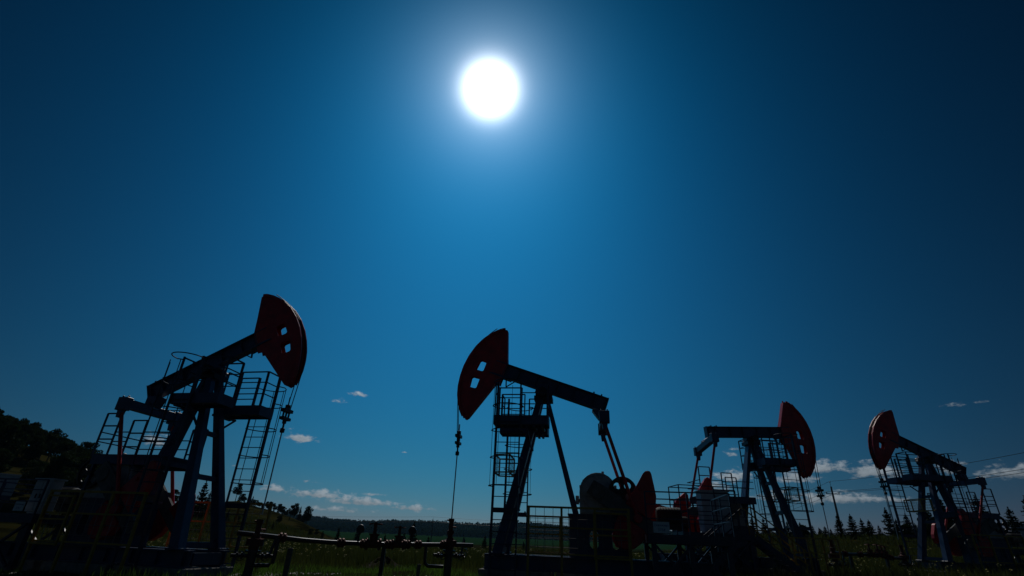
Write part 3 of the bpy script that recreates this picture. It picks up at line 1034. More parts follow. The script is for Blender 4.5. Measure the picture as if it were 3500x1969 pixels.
def sign(k, label, x, y, z, w, h, lines):
    e = empty('warning_sign', at_unit(k, x, y, z), R(SPEC[k][1]) + (pi if SPEC[k][2] > 0 else 0), label, 'sign', 'signs on the deck rails')
    # local frame of the empty: -Y towards the photographer
    MB(1).box(-w / 2, w / 2, -.012, .0, -h / 2, h / 2).build('sign_plate', M['white'], e)
    fr = MB(1)
    fr.box(-w / 2 - .015, w / 2 + .015, -.02, .006, h / 2, h / 2 + .018).box(-w / 2 - .015, w / 2 + .015, -.02, .006, -h / 2 - .018, -h / 2)
    fr.build('sign_frame', M['iron'], e)
    for t, zz, sz in lines:
        c = bpy.data.curves.new('lettering', 'FONT')
        c.body = t
        c.size = sz
        c.align_x, c.align_y = 'CENTER', 'CENTER'
        c.extrude = .001
        c.materials.append(M['signblue'])
        o = bpy.data.objects.new('lettering', c)
        COL.objects.link(o)
        o.parent = e
        o.location = (0, -.0145, zz)
        o.rotation_euler = (R(90), 0, 0)
        bpy.context.view_layer.update()
        me = bpy.data.meshes.new_from_object(o.evaluated_get(bpy.context.evaluated_depsgraph_get()))
        bpy.data.objects.remove(o)
        o = bpy.data.objects.new('lettering', me)
        COL.objects.link(o)
        o.parent = e
        o.location = (0, -.0145, zz)
        o.rotation_euler = (R(90), 0, 0)
        bpy.context.view_layer.update()
        if o.dimensions.x > w * .88:
            o.scale = (w * .88 / o.dimensions.x,) * 2 + (1,)
    return e


sign('B', 'white sign with two lines of blue lettering on the middle pumpjack deck', -4.22, 1.60, 1.17, .54, .35, (('Скважина', .06, .13), ('3754', -.08, .12)))
sign('A', 'white sign with two dark lines on the deck at the left edge', -4.36, 1.60, 1.19, .40, .28, (('Скважина', .055, .10), ('3751', -.06, .10)))


# stairs over the pipes beside the level beam unit: one flight each way from the deck
def stair_flight(label, x0, z0, x1, z1, y0, y1, yellow):
    k = 'C'
    e, sy, zg = unit_empty('steel_stairs', k, label, 'stairs', 'stairs up to the cabinet deck')
    st = MB(sy)
    for y in (y0, y1):
        st.bar((x0, y, z0), (x1, y, z1), .05, .26)
    n = 8
    for i in range(n):
        t = (i + .5) / n
        x, z = x0 + (x1 - x0) * t, z0 + (z1 - z0) * t
        st.box(x - .13, x + .13, y0 + .03, y1 - .03, z - .015, z + .02)
    st.build('flight', M['navy'], e)
    hr = MB(sy)
    d = 1 if x1 > x0 else -1
    for y in (y0, y1):
        for h in (.62, 1.25):
            pts = [(x0 - .0, y, z0 + h), (x1, y, z1 + h)]
            if h > 1:
                pts = [(x0 - d * .25, y, z0 + h - .25), (x0 - d * .22, y, z0 + h + .06), (x0 - d * .05, y, z0 + h + .10)] + pts[1:]
            hr.path(pts, .032, 6)
        for t in (.05, .5, .95):
            x, z = x0 + (x1 - x0) * t, z0 + (z1 - z0) * t
            hr.bar((x, y, z), (x, y, z + 1.25), .05)
    hr.build('handrail', M['yellow'] if yellow else M['navy'], e)
    return e


zgC = gz(SPEC['C'][0][0], SPEC['C'][0][1]) - SPEC['C'][0][2]
stair_flight('yellow railed steel stairs dropping to the right of the tall grey cabinet', -1.9, 1.02, .55, zgC - .05, 1.5, 2.3, True)
stair_flight('dark steel stairs dropping to the left below the tall grey cabinet', -3.0, .82, -5.3, zgC - .05, 2.42, 3.1, False)


# ------------------------------------------------------------------ wellheads
def hand_wheel(mb, c, r, axis='z'):
    pts = []
    for j in range(18):
        a = 2 * pi * j / 18
        if axis == 'z':
            pts.append((c[0] + r * cos(a), c[1] + r * sin(a), c[2]))
        elif axis == 'y':
            pts.append((c[0] + r * cos(a), c[1], c[2] + r * sin(a)))
        else:
            pts.append((c[0], c[1] + r * cos(a), c[2] + r * sin(a)))
    mb.path(pts, r * .10, 5, closed=True)
    for j in (0, 6, 12):
        mb.path([c, pts[j]], r * .08, 4)


def wellhead(k, label, h_top, pipe_dir):
    x, y, _ = at_unit(k, 3.55, 0)
    g = gz(x, y)
    ztop = SPEC[k][0][2] + h_top - g
    yaw = pipe_dir
    e = empty('wellhead', (x, y, g), yaw, label, 'wellhead', 'wellheads under the horse heads')
    I, RU = M['pipe'], M['rust']
    fl = lambda z, r: [(r, z - .05), (r, z + .05)]
    MB(1).lathe([(.14, -.2), (.14, ztop * .42)], 'z', n=16).lathe([(.24, ztop * .42), (.24, ztop * .42 + .06)], 'z', n=18).build('casing', I, e, smooth=True)
    zb = ztop * .42 + .06
    MB(1).lathe([(.15, zb), (.15, zb + .12), (.27, zb + .13), (.27, zb + .33), (.17, zb + .34), (.13, zb + .42)], 'z', n=18).build('tubing_head', RU, e, smooth=True)
    sb = MB(1).lathe([(.10, zb + .42), (.10, ztop - .55), (.135, ztop - .54), (.135, ztop - .42), (.085, ztop - .41), (.085, ztop - .12), (.11, ztop - .11), (.11, ztop)], 'z', n=14)
    sb.tube((.08, 0, ztop - .3), (.22, 0, ztop - .3), .03).tube((-.08, 0, ztop - .06), (-.17, 0, ztop - .06), .03)
    sb.build('stuffing_box', RU, e, smooth=True)
    zl = ztop * .36
    sv = MB(1)
    sv.tube((-.62, 0, zl), (.62, 0, zl), .055, 10)
    for s in (-1, 1):
        sv.lathe([(.10, s * .30 - .03), (.10, s * .30 + .03)], 'x', (0, 0, zl), 10).lathe([(.10, s * .44 - .03), (.10, s * .44 + .03)], 'x', (0, 0, zl), 10)
        sv.tube((s * .37, 0, zl), (s * .37, -.30, zl), .04)
    sv.tube((.5, 0, zl), (.62, 0, zl + .55), .045)
    side = sv.build('side_valve', I, e, smooth=True)
    hw = MB(1)
    hand_wheel(hw, (.37, -.32, zl), .13, 'y')
    hand_wheel(hw, (-.37, -.32, zl), .13, 'y')
    hand_wheel(hw, (.70, 0, zl + .10), .15, 'x')
    hw.build('hand_wheel', I, side)
    return e, (x, y, g + ztop)


well = {}
pd = atan2(21.8 - 18.34, -1.9 + 7.95)
well['A'] = wellhead('A', 'dark wellhead with side valves under the far left pumpjack rod', 1.10, pd)
well['B'] = wellhead('B', 'dark wellhead under the middle pumpjack rod at the right end of the pipe', 1.26, pd)
well['C'] = wellhead('C', 'dark wellhead with valves under the level beam pumpjack rod', 1.15, .2)
well['D'] = wellhead('D', 'dark wellhead with valves under the right edge pumpjack rod', .95, .35)


# ------------------------------------------------------------------ pipe manifold between the two near wells
def gate_valve(mb, p, d, size=1.0, wheel=True, tall=.62):
    """valve body on a pipe through p with direction d"""
    p, d = Vector(p), Vector(d).normalized()
    for t in (-.20, .20):
        mb.tube(p + d * (t * size - .025), p + d * (t * size + .025), .17 * size, 14)
    mb.tube(p - d * .17 * size, p + d * .17 * size, .11 * size, 12)
    mb.tube(p + Vector((0, 0, .05)), p + Vector((0, 0, .24 * size)), .13 * size, 12)
    mb.tube(p + Vector((0, 0, .24 * size)), p + Vector((0, 0, .29 * size)), .17 * size, 12)
    mb.tube(p + Vector((0, 0, .29 * size)), p + Vector((0, 0, tall * size)), .06 * size, 8, .045 * size)
    if wheel:
        hand_wheel(mb, (p.x, p.y, p.z + tall * size - .06), .20 * size, 'z')


def manifold(label, pts, valves, gauges, flanges, supports, group=None):
    base = empty('flow_pipe', (pts[0][0], pts[0][1], gz(pts[0][0], pts[0][1])), 0, label, 'pipeline', 'flow pipes between the wells')
    o = Vector(base.location)
    P = [Vector(p) - o for p in pts]
    MB(1).path(P, .075, 12).build('pipe', M['pipe'], base, smooth=True)
    ln = [0]
    for a, b in zip(P[:-1], P[1:]):
        ln.append(ln[-1] + (b - a).length)

    def on(t):
        s = t * ln[-1]
        for i in range(len(P) - 1):
            if s <= ln[i + 1] or i == len(P) - 2:
                d = (P[i + 1] - P[i]).normalized()
                return P[i] + d * (s - ln[i]), d
    for t, sz in valves:
        p, d = on(t)
        v = MB(1)
        gate_valve(v, p, d, sz)
        v.build('gate_valve', M['rust'], base, smooth=True)
    for t in gauges:
        p, d = on(t)
        gm = MB(1)
        gm.tube(p, p + Vector((0, 0, .30)), .03, 8).tube(p + Vector((0, 0, .30)), p + Vector((.02, 0, .36)), .045, 8)
        c = p + Vector((.02, 0, .47))
        gm.lathe([(.135, -.05), (.145, -.03), (.145, .03), (.135, .05)], 'y', c, 18)
        gm.build('pressure_gauge', M['iron'], base, smooth=True)
    for t in flanges:
        p, d = on(t)
        f = MB(1)
        f.tube(p - d * .09, p - d * .03, .15, 14).tube(p + d * .03, p + d * .09, .15, 14).tube(p - d * .14, p + d * .14, .095, 12)
        for j in range(6):
            a = 2 * pi * j / 6
            s = d.cross(Vector((0, 0, 1))).normalized() * cos(a) * .12 + Vector((0, 0, 1)) * sin(a) * .12
            f.tube(p + s - d * .12, p + s + d * .12, .016, 5)
        f.build('flange', M['rust'], base)
    for t in supports:
        p, d = on(t)
        g = gz(p.x + o.x, p.y + o.y) - o.z
        MB(1).bar((p.x, p.y, g - .1), (p.x, p.y, p.z - .07), .13).build('support_post', M['iron'], base)
    return base


manifold('black flow pipe with valves and gauges running between the two left wellheads',
         [(-8.55, 18.25, 1.16), (-7.75, 18.5, 1.11), (-6.65, 19.15, 1.02), (-5.85, 19.6, .99), (-4.44, 20.3, .985), (-1.55, 21.75, 1.07), (-1.1, 21.95, 1.07)],
         [(.535, 1.15), (.645, 1.0)], [(.47), (.70)], [.165, .40, .495, .60, .685, .735, .855], [.585])
manifold('dark flow pipe and valve cluster between the wellheads of the right hand pumpjacks',
         [(17.9, 30.1, 1.42), (19.2, 30.9, 1.38), (21.4, 31.6, 1.42), (23.0, 33.0, 1.30), (24.5, 34.1, 1.28)],
         [(.40, .9), (.48, .9), (.56, .9), (.64, .9)], [], [.14, .30, .74], [.2, .62])
# bent drop pipes beside the two near wellheads
for (k, lab) in (('B', 'bent black drop pipe left of the middle wellhead'), ('A', 'bent black drop pipe right of the far left wellhead')):
    x, y, _ = at_unit(k, 3.55, 0)
    g = gz(x, y)
    dx, dy = (-.85, -.30) if k == 'B' else (.62, .25)
    z1 = 1.02 if k == 'B' else 1.06
    p = [(dx, dy, z1 - g), (dx, dy, .58), (dx * .97, dy * .97, .42), (dx * .85, dy * .85, .34), (dx * .2, dy * .2, .33)]
    o = MB(1).path(p, .06, 10).build('drop_pipe', M['pipe'], None, smooth=True)
    o.location = (x, y, g)
    tag(o, lab, 'pipe', 'drop pipes at the wellheads')
for (px, py, h, w, lab) in ((-6.46, 17.5, .92, .13, 'square dark post standing in the grass left of the pipe valves'),
                            (-2.54, 18.0, .52, .10, 'short dark stake in the grass left of the middle wellhead')):
    o = MB(1).bar((0, 0, -.3), (0, 0, h), w).build('marker_post', M['wood'], None, bevel=.01)
    o.location = (px, py, gz(px, py))
    tag(o, lab, 'post', 'posts in the grass')


# ------------------------------------------------------------------ cabins at the picture edges
def site_cabin(label, x, y, rz, l, w, h):
    g = gz(x, y)
    e = empty('site_cabin', (x, y, g), rz, label, 'cabin', 'site cabins at the edges of the pad')
    MB(1).box(-l / 2, l / 2, -w / 2, w / 2, .35, h).build('wall', M['cab'], e, bevel=.02)
    MB(1).box(-l / 2 - .1, l / 2 + .1, -w / 2 - .1, w / 2 + .1, h + .002, h + .12).build('roof', M['white'], e)
    MB(1).box(-l / 2, l / 2, -w / 2 - .004, -w / 2 - .001, .35, .9).build('blue_band', M['blue'], e)
    for xx in (-l / 2 + .5, l / 2 - .5):
        MB(1).box(xx - .15, xx + .15, -w / 2 + .1, w / 2 - .1, -.6, .345).build('skid', M['iron'], e)
    fr = MB(1).box(-.5, .5, -w / 2 - .03, -w / 2 - .001, 1.3, 2.0).build('window', M['navy'], e)
    return e


site_cabin('pale cabin with a blue band half cut off by the left edge', -60.8, 63.6, R(42.6), 6.0, 2.4, 3.1)
site_cabin('pale cabin half cut off by the right edge beside the spruces', 73.1, 73.9, R(-43.6), 6.0, 2.4, 2.7)


# ------------------------------------------------------------------ power line
def wire_points(x, y, ztop, rz):
    h = ztop
    return [Vector((x + cos(rz) * px - sin(rz) * py, y + sin(rz) * px + cos(rz) * py, pz)) for px, py, pz in ((-.85, -.14, h - 1.28), (.85, -.14, h - 1.28), (0, 0, h + .25))]


def utility_pole(label, x, y, ztop, rz):
    g = gz(x, y)
    h = ztop - g
    e = empty('utility_pole', (x, y, g), rz, label, 'power pole', 'poles of the overhead line')
    MB(1).tube((0, 0, -.5), (0, 0, h - .5), .19, 10, .12).build('pole_shaft', M['concrete'], e, smooth=True)
    a = MB(1).tube((0, 0, h - .55), (0, 0, h), .025, 6)
    a.bar((-.95, -.14, h - 1.55), (.95, -.14, h - 1.55), .10, .09)
    arm = a.build('crossarm', M['iron'], e)
    for px, pz in ((-.85, h - 1.5), (.85, h - 1.5), (0, h)):
        MB(1).lathe([(.035, 0), (.035, .06), (.09, .08), (.09, .13), (.06, .15), (.09, .17), (.08, .22), (.03, .25)], 'z', (px, -.14 if px else 0, pz), 8).build('insulator', M['white'], e)
    return wire_points(x, y, ztop, rz)


poles = [utility_pole('concrete pole with crossarm above the spruces on the right', 50.0, 81.0, 11.3, R(-12)),
         utility_pole('slim pole far off in the field left of the middle wellhead', -23.5, 188.5, 8.0, R(0)),
         wire_points(48.5, 39.0, 10.6, R(-3)),
         wire_points(68.0, 188.0, 9.5, R(40))]
order = [2, 0, 3, 1]
end = [p + Vector((-190, 60, 3)) for p in poles[1]]
for w in range(3):
    pts = []
    chain = [poles[i][w] for i in order] + [end[w]]
    for a, b in zip(chain[:-1], chain[1:]):
        sag = (b - a).length * .012
        for j in range(16):
            t = j / 16
            p = a.lerp(b, t)
            p.z -= 4 * sag * t * (1 - t)
            pts.append(p)
    pts.append(chain[-1])
    o = MB(1).path(pts, .022, 5).build('overhead_wire', M['wire'])
    tag(o, ('left side wire strung along the overhead power line poles', 'right side wire strung along the overhead power line poles', 'topmost wire strung over the tips of the power line poles')[w], 'power line', 'wires of the overhead line')


# ------------------------------------------------------------------ trees
def quads(cent, nrm, su, sv, rng):
    """leaf quads: centres (n,3), rough normals, half sizes"""
    n = len(cent)
    a = rng.normal(size=(n, 3))
    u = np.cross(nrm, a)
    u /= np.linalg.norm(u, axis=1)[:, None] + 1e-9
    v = np.cross(nrm, u)
    v /= np.linalg.norm(v, axis=1)[:, None] + 1e-9
    u *= su[:, None]
    v *= sv[:, None]
    V = np.stack([cent - u - v, cent + u - v, cent + u + v, cent - u + v], 1).reshape(-1, 3)
    return V, np.arange(4 * n).reshape(n, 4)


def spruce_meshes(seed, h=1.0, wide=.24, sparse=0.0):
    """unit-height young spruce: crown of drooping twigs in whorls, ragged outline"""
    rng = np.random.default_rng(seed)
    C, U, Vv = [], [], []
    nw = 21
    for i in range(nw):
        t = (i + rng.uniform(-.3, .3)) / nw
        z0 = .05 + .90 * t
        L = wide * (1 - t) ** .85 * rng.uniform(.82, 1.15) + .015
        nb = int(rng.integers(6, 10))
        ph = rng.uniform(0, 6.28)
        for k in range(nb):
            if rng.random() < sparse:
                continue
            a = ph + 2 * pi * k / nb + rng.uniform(-.25, .25)
            l = L * rng.uniform(.65, 1.2)
            m = max(4, int(26 * l / wide))
            s = rng.uniform(.06, 1, m)
            droop = -.22 * s * l + .34 * (s ** 2.2) * l * rng.uniform(.5, 1.2)
            side = rng.normal(0, 1, m) * .17 * l * (1 - .6 * s)
            x = cos(a) * s * l - sin(a) * side
            y = sin(a) * s * l + cos(a) * side
            C.append(np.stack([x, y, z0 + droop - .03 * abs(side) / .2], 1))
            U.append(np.full(m, .0085) * rng.uniform(.7, 1.4, m))
            Vv.append(np.full(m, .024) * rng.uniform(.6, 1.5, m))
    m = 26
    C.append(np.stack([rng.normal(0, .004, m), rng.normal(0, .004, m), np.linspace(.90, .995, m)], 1))
    U.append(np.full(m, .006))
    Vv.append(np.full(m, .014))
    C, U, Vv = np.concatenate(C), np.concatenate(U), np.concatenate(Vv)
    V, F = quads(C, rng.normal(size=C.shape), U, Vv, rng)
    crown = raw_mesh('crown', V, F, M['needle'])
    trunk = MB(1).tube((0, 0, -.06), (0, 0, .97), .018, 7, .003).mesh('trunk', M['bark'], True)
    return crown, trunk


def broadleaf_meshes(seed, tall=1.0, spread=.42):
    rng = np.random.default_rng(seed)
    lob = []
    for i in range(13):
        a, t = rng.uniform(0, 6.28), rng.uniform(.32, .9)
        rr = spread * .62 * rng.uniform(.2, 1) * (1.15 - abs(t - .55))
        lob.append((rr * cos(a), rr * sin(a), t, rng.uniform(.11, .20) * (1.2 - .5 * t)))
    lob.append((0, 0, .86, .12))
    C = []
    for (x, y, z, r) in lob:
        n = int(330 * (r / .16) ** 2)
        d = rng.normal(size=(n, 3))
        d /= np.linalg.norm(d, axis=1)[:, None]
        rad = r * rng.uniform(.45, 1.12, n) ** .6
        C.append(np.array([x, y, z]) + d * rad[:, None] * np.array([1, 1, .8]))
    C = np.concatenate(C)
    n = len(C)
    V, F = quads(C, rng.normal(size=(n, 3)), rng.uniform(.010, .022, n), rng.uniform(.008, .016, n), rng)
    crown = raw_mesh('crown', V, F, M['leaf'])
    tk = MB(1).tube((0, 0, -.08), (.01, 0, .45), .028, 7, .018).tube((.01, 0, .45), (0, .01, .85), .018, 6, .005)
    for (x, y, z, r) in lob[:8]:
        tk.tube((.005, 0, min(z - .05, .5)), (x, y, z), .011, 5, .004)
    return crown, tk.mesh('trunk', M['bark'], True)


SPR = [spruce_meshes(s, wide=w, sparse=sp) for s, w, sp in ((1, .235, .05), (2, .20, .12), (3, .26, .03), (4, .17, .15), (5, .22, .3))]
BRL = [broadleaf_meshes(s, spread=w) for s, w in ((11, .46), (12, .40), (13, .50), (14, .36), (15, .44))]


def tree(kind, meshes, x, y, h, label, group, wide=1.0, rz=None):
    e = empty(kind, (x, y, gz(x, y) - .05), random.uniform(0, 6.28) if rz is None else rz, label, 'tree', group)
    e.scale = (h * wide, h * wide, h)
    c = bpy.data.objects.new('crown', meshes[0])
    t = bpy.data.objects.new('trunk', meshes[1])
    for o in (c, t):
        COL.objects.link(o)
        o.parent = e
    return e


K = 1.3
# x, y, top height at the first distance estimate, variant, width
PLANT = [(32.5, 52.8, 4.99, 1, 1.0), (32.3, 50.5, 4.9, 0, 1.05), (38.5, 58.5, 5.09, 3, 1.1), (36.8, 54.8, 4.76, 0, 1.1), (42.5, 61.8, 4.69, 4, .9), (41.6, 58.7, 6.3, 4, 1.0),
         (41.0, 56.7, 5.09, 2, .9), (39.4, 53.0, 5.37, 0, .95), (45.5, 55.8, 7.35, 1, 1.1), (46.4, 52.4, 7.25, 0, 1.0), (51.4, 54.6, 6.52, 2, .9), (46.2, 47.1, 6.78, 1, 1.1),
         (35.1, 60.6, 3.95, 2, 1.1), (30.4, 51.7, 3.12, 2, 1.3), (33.2, 72.8, 5.57, 3, 1.2), (32.3, 67.7, 5.25, 1, 1.0), (36.3, 65.6, 4.53, 2, 1.0), (38.4, 67.9, 4.67, 3, 1.1),
         (40.0, 69.3, 4.54, 1, 1.0), (35.4, 71.8, 3.88, 2, 1.2), (37.1, 70.9, 3.76, 0, 1.2), (48.6, 57.5, 5.3, 2, 1.0), (43.6, 60.5, 4.6, 2, 1.2), (45.0, 59.5, 4.9, 0, 1.1), (30.9, 73.5, 4.4, 0, 1.1)]
DESC = ['slender spruce', 'full young spruce', 'narrow spruce', 'sparse spruce', 'broad spruce', 'short spruce', 'pointed spruce']
for i, (x, y, zt, v, wd) in enumerate(PLANT):
    x, y = x * K, y * K
    h = CAM_Z + (zt - CAM_Z) * K - gz(x, y)
    tree('spruce_tree', SPR[v], x, y, max(1.5, h), 'dark young spruce in the row along the grassy bank behind the right pumpjacks', 'spruces along the bank', wd * 1.4)
for i, (x, y, zt, wd, lab) in enumerate([(43.2, 55.1, 5.9, 1.2, 'round leafy tree among the spruces behind the right edge pumpjack'), (44.4, 54.1, 5.3, 1.3, 'lower leafy tree among the spruces behind the right edge pumpjack')]):
    x, y = x * K, y * K
    tree('broadleaf_tree', BRL[i], x, y, CAM_Z + (zt - CAM_Z) * K - gz(x, y), lab, 'leafy trees among the spruces', wd)
for (x, y, zt, v, wd) in [(-17.1, 108.7, 4.3, 0, 1.2), (-33.5, 115.2, 3.0, 1, 1.1), (-32.3, 125.9, 3.3, 3, 1.3), (-28.4, 126.9, 2.7, 0, 1.2), (-22.2, 128.1, 2.7, 1, 1.2), (-7.3, 109.8, 2.1, 2, 1.0),
                          (-3.2, 110., 2.6, 0, 1.1), (-37.5, 118, 2.2, 2, 1.0), (-25.0, 121, 2.0, 2, 1.1), (-14.5, 112, 1.9, 2, 1.1), (4.5, 112, 1.8, 0, 1.1)]:
    tree('spruce_tree', SPR[v], x, y, max(1.6, zt - gz(x, y)), 'small lone spruce standing in the meadow before the wooded ridge', 'spruces scattered over the meadow', wd)

rb = random.Random(3)
for i in range(22):
    az, r = rb.uniform(21, 46), rb.uniform(74, 92)
    x, y = r * sin(R(az)), r * cos(R(az))
    tree('shrub', BRL[i % 5] if i % 2 else SPR[2 if i % 4 else 0], x, y, rb.uniform(1.0, 2.1), 'low dark bush at the feet of the spruces along the grassy bank', 'bushes along the bank', rb.uniform(1.0, 1.5))
for i in range(16):
    az = rb.uniform(-29, -17.6)
    rc = 150 + 1.6 * (az + 45)
    r = rb.uniform(80, rc - 12)
    x, y = r * sin(R(az)), r * cos(R(az))
    tree('shrub', SPR[i % 5] if i % 2 else BRL[i % 5], x, y, rb.uniform(.9, 2.2), 'tiny dark bush dotted on the open slope of the grassy hill', 'bushes on the hill slope', rb.uniform(.9, 1.3))

# crest of the grassy hill: az, r, height, kind
CREST = [(-28.8, 118, 6.6, 'S', 0, 'tall spruce between the legs of the far left pumpjack'), (-28.2, 122, 4.5, 'S', 2, 'lower spruce right of the tall one between the pumpjack legs'),
         (-26.0, 172, 4.6, 'B', 0, 'round tree on the hill crest behind the caged ladder'), (-20.6, 186, 4.6, 'B', 3, 'leafy tree in the clump near the foot of the grassy hill'),
         (-20.1, 187, 4.2, 'S', 1, 'spruce in the clump near the foot of the grassy hill'), (-20.9, 186, 3.6, 'B', 1, 'smaller leafy tree in the clump near the foot of the hill'),
         (-19.35, 188, 5.4, 'B', 3, 'last tall tree down the slope of the grassy hill'), (-19.7, 189, 3.4, 'S', 2, 'short spruce beside the last tall tree of the hill')]
for az, r, h, kd, v, lab in CREST:
    x, y = r * sin(R(az)), r * cos(R(az))
    if kd == 'S':
        tree('spruce_tree', SPR[v], x, y, h, lab, 'trees on the grassy hill', 1.1)
    else:
        tree('broadleaf_tree', BRL[v], x, y, h, lab, 'trees on the grassy hill', .85)
for i in range(26):
    az = -25.6 + 4.2 * (i / 25) + random.uniform(-.15, .15)
    r = 150 + 1.6 * (az + 45) + random.uniform(-1, 10)
    x, y = r * sin(R(az)), r * cos(R(az))
    tree('shrub', BRL[i % 5] if i % 3 else SPR[i % 5], x, y, random.uniform(1.6, 3.0), 'small dark bush in the line along the crest of the grassy hill', 'bushes along the hill crest', random.uniform(.8, 1.2))
# wood on the left hill: a row along the skyline, then the slope in front of it
SKYLINE = np.array([(-64, 9.0), (-50, 8.9), (-44.9, 8.4), (-44.06, 8.0), (-42.9, 7.75), (-41.6, 7.27), (-40.3, 7.0), (-39, 6.49), (-37.6, 5.97), (-35.7, 5.47), (-34.2, 4.66), (-32.1, 3.64), (-30, 2.95), (-29, 2.6)])
rw = random.Random(5)


def hill_tree(i, az, r, h):
    x, y = r * sin(R(az)), r * cos(R(az))
    tree('broadleaf_tree', BRL[i % 5], x, y, h, 'dark broadleaf tree in the dense wood covering the left hillside', 'trees of the hillside wood', rw.uniform(.85, 1.15))


cnt = 0
for i in range(44):
    az = -62 + 32.5 * i / 43 + rw.uniform(-.25, .25)
    rc = 150 + 1.6 * (az + 45)
    r = rc + rw.uniform(-8, 6)
    top = CAM_Z + r * math.tan(R(float(np.interp(az, SKYLINE[:, 0], SKYLINE[:, 1])) + rw.uniform(-.55, .12)))
    h = (top - gz(r * sin(R(az)), r * cos(R(az)))) / .97
    hill_tree(i, az, r, max(2.2, h))
    cnt += 1
while cnt < 270:
    az = rw.uniform(-63, -30)
    rc = 150 + 1.6 * (az + 45)
    r = 84 + (rc - 4 - 84) * rw.random() ** .75
    if az > -34 and r < rc - 34:
        continue
    g = gz(r * sin(R(az)), r * cos(R(az)))
    cap = CAM_Z + r * math.tan(R(float(np.interp(az, SKYLINE[:, 0], SKYLINE[:, 1])) - .5)) - g
    h = min(rw.uniform(3.8, 7.2), cap)
    if h < 1.8:
        continue
    hill_tree(cnt, az, r, h)
    cnt += 1


# wooded ridge far beyond the field: one mass
def far_wood():
    rng = np.random.default_rng(31)
    n = 9000
    az = rng.uniform(-40, 62, n)
    r = 880 + 800 * rng.uniform(0, 1, n) ** .9
    edge = 880 + 60 * np.sin(az * .35) + 30 * np.sin(az * 1.1)
    r = np.maximum(r, edge)
    x, y = r * np.sin(np.radians(az)), r * np.cos(np.radians(az))
    z = ground_z(x, y)
    h = rng.uniform(7, 12.5, n)
    h[rng.random(n) < .04] *= 1.3
    per = 22
    d = rng.normal(size=(n, per, 3))
    d /= np.linalg.norm(d, axis=2)[..., None]
    rad = rng.uniform(.5, 1, (n, per, 1))
    c = np.stack([x, y, z + h * .55], 1)[:, None] + d * rad * np.stack([h * .42, h * .42, h * .47], 1)[:, None]
    c = c.reshape(-1, 3)
    m = len(c)
    V, F = quads(c, d.reshape(-1, 3) + rng.normal(0, .5, (m, 3)), rng.uniform(.9, 2.2, m), rng.uniform(.8, 1.7, m), rng)
    o = link('distant_woods', raw_mesh('distant_woods', V, F, M['farleaf']))
    tag(o, kind='stuff')


far_wood()


# ------------------------------------------------------------------ ground cover
def blades(name, x, y, h, w, m, lean=.35, seed=0, kind='stuff', z=None):
    rng = np.random.default_rng(seed)
    n = len(x)
    z0 = ground_z(x, y) if z is None else z
    a = rng.uniform(0, 2 * np.pi, n)
    b = rng.uniform(0, 2 * np.pi, n)
    l = rng.uniform(0, lean, n) * h
    base = np.stack([x, y, z0 - .02], 1)
    side = np.stack([np.cos(a), np.sin(a), 0 * a], 1) * (w / 2)[:, None]
    mid = base + np.stack([np.cos(b) * l * .35, np.sin(b) * l * .35, h * .6], 1)
    tip = base + np.stack([np.cos(b) * l, np.sin(b) * l, h], 1)
    V = np.stack([base - side, base + side, mid + side * .75, mid - side * .75, tip + side * .12, tip - side * .12], 1).reshape(-1, 3)
    i = np.arange(n)[:, None] * 6
    F = np.concatenate([i + np.array([[0, 1, 2, 3]]), i + np.array([[3, 2, 4, 5]])])
    o = link(name, raw_mesh(name, V, F, m))
    tag(o, kind=kind)
    return o


def polar(n, a0, a1, r0, r1, rng):
    az = np.radians(rng.uniform(a0, a1, n))
    r = np.sqrt(rng.uniform(r0 ** 2, r1 ** 2, n))
    return r * np.sin(az), r * np.cos(az)


def patch(x, y, s=1.0):
    return (np.sin(x * .55 * s + 1.1) * np.cos(y * .63 * s) + .7 * np.sin(x * 1.45 * s + y * .9 * s + 2) + .5 * np.sin(y * 2.3 * s - x * .7 * s)) / 2.2


rng = np.random.default_rng(21)
x, y = polar(150000, -56, 54, 10.5, 27, rng)
keep = (patch(x, y) + rng.uniform(-.5, .5, len(x)) > -.12)
keep &= (rng.uniform(0, 1, len(x)) < np.interp(np.hypot(x, y), [11, 17.5, 19.5, 27], [1, 1, .35, .3]))
x, y = x[keep], y[keep]
blades('grass', x, y, rng.uniform(.07, .26, len(x)) * (1 + .6 * patch(x, y, .7)), rng.uniform(.010, .022, len(x)), M['grass'], .7, 1)
x, y = polar(190000, -34, 52, 25, 62, rng)
keep = (patch(x, y, .45) + rng.uniform(-.6, .6, len(x)) > -.35)
keep &= rng.uniform(0, 1, len(x)) < np.interp(np.hypot(x, y), [25, 29, 62], [.0, .8, 1])
x, y = x[keep], y[keep]
hh_ = rng.uniform(.25, .85, len(x)) * (1 + .4 * patch(x, y, .35)) * np.interp(np.hypot(x, y), [25, 32, 60], [.5, 1, 1.15])
blades('tall_weeds', x, y, hh_, rng.uniform(.014, .04, len(x)), M['weed'], .5, 2)
x, y = polar(90000, -40, 58, 60, 125, rng)
keep = patch(x, y, .2) + rng.uniform(-.6, .6, len(x)) > -.3
x, y = x[keep], y[keep]
blades('meadow_grass', x, y, rng.uniform(.3, .8, len(x)), rng.uniform(.04, .10, len(x)), M['weed'], .5, 3)
# pale umbels and seed heads among the weeds
x, y = polar(2600, -34, 52, 28, 60, rng)
keep = patch(x, y, .5) > .05
x, y = x[keep], y[keep]
c = np.stack([x, y, ground_z(x, y) + rng.uniform(.4, .95, len(x))], 1)
c = np.repeat(c, 5, 0) + rng.normal(0, .035, (len(c) * 5, 3))
V, F = quads(c, rng.normal(0, .3, c.shape) + np.array([0, 0, 1.0]), rng.uniform(.012, .03, len(c)), rng.uniform(.012, .03, len(c)), rng)
tag(link('wild_flowers', raw_mesh('wild_flowers', V, F, M['flower'])), kind='stuff')
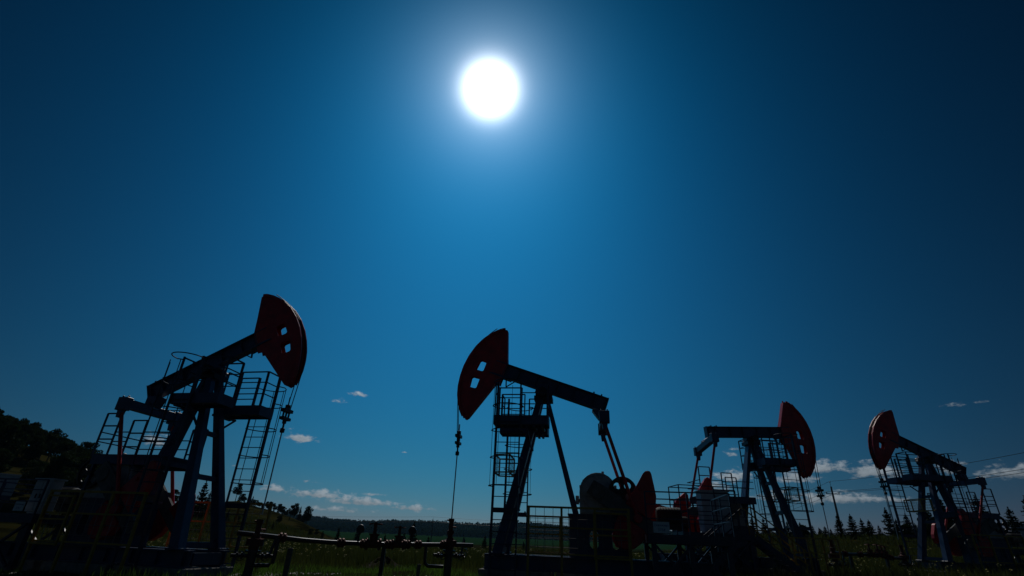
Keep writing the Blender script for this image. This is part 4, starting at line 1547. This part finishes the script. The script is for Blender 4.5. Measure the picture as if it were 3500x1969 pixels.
# gravel on the pad
x, y = polar(26000, -50, 48, 12, 23, rng)
keep = (patch(x + 40, y, .6) + rng.uniform(-.4, .4, len(x)) + np.where(x < -6, .25, -.25) > .34)
x, y = x[keep], y[keep]
n = len(x)
s = rng.uniform(.012, .045, n)
tet = np.array([[1, 0, -.4], [-.6, .8, -.4], [-.6, -.8, -.4], [.1, .1, .7]])
rot = rng.uniform(0, 6.28, n)
cs, sn = np.cos(rot), np.sin(rot)
tv = tet[None] * s[:, None, None] * rng.uniform(.6, 1.3, (n, 4, 1))
V = np.stack([tv[..., 0] * cs[:, None] - tv[..., 1] * sn[:, None] + x[:, None], tv[..., 0] * sn[:, None] + tv[..., 1] * cs[:, None] + y[:, None], tv[..., 2] + (ground_z(x, y) + .01)[:, None]], -1).reshape(-1, 3)
i = np.arange(n)[:, None] * 4
F = np.concatenate([i + np.array([[0, 1, 3]]), i + np.array([[1, 2, 3]]), i + np.array([[2, 0, 3]])])
tag(link('gravel', raw_mesh('gravel', V, F, M['stone'])), kind='stuff')
# low heap of dug soil by the pipe
mx, my = -5.6, 27.5
V, F = [], []
nr, na = 9, 40
for i in range(nr):
    for j in range(na):
        a, t = 2 * pi * j / na, i / (nr - 1)
        q = 1 + .18 * sin(3 * a + 1) + .10 * sin(7 * a)
        xx, yy = mx + 1.25 * t * q * cos(a), my + .8 * t * q * sin(a)
        V.append((xx, yy, gz(xx, yy) - .03 + .42 * (cos(pi * t) * .5 + .5) * (1 + .25 * sin(5 * a + i))))
for i in range(nr - 1):
    for j in range(na):
        F.append((i * na + j, i * na + (j + 1) % na, (i + 1) * na + (j + 1) % na, (i + 1) * na + j))
soil = mat('dug_soil', (.035, .026, .018), .95, dirt=(.02, .015, .01), scale=6, bump=.6, spec=.1)
tag(link('dirt_heap', raw_mesh('dirt_heap', V, F, soil, True)), kind='stuff')


# ------------------------------------------------------------------ thin air over the land
def haze():
    m = bpy.data.materials.new('haze_air')
    m.use_nodes = True
    nt = m.node_tree
    nt.nodes.remove(nt.nodes['Principled BSDF'])
    v = nt.nodes.new('ShaderNodeVolumePrincipled')
    v.inputs['Color'].default_value = (.30, .66, .92, 1)
    v.inputs['Density'].default_value = HAZE_DENSITY
    v.inputs['Anisotropy'].default_value = 0.0
    nt.links.new(v.outputs[0], nt.nodes['Material Output'].inputs['Volume'])
    o = MB(1).box(-2600, 2600, -300, 2600, -3.5, 75).build('haze', m)
    tag(o, kind='stuff')


HAZE_DENSITY = 9e-5
haze()
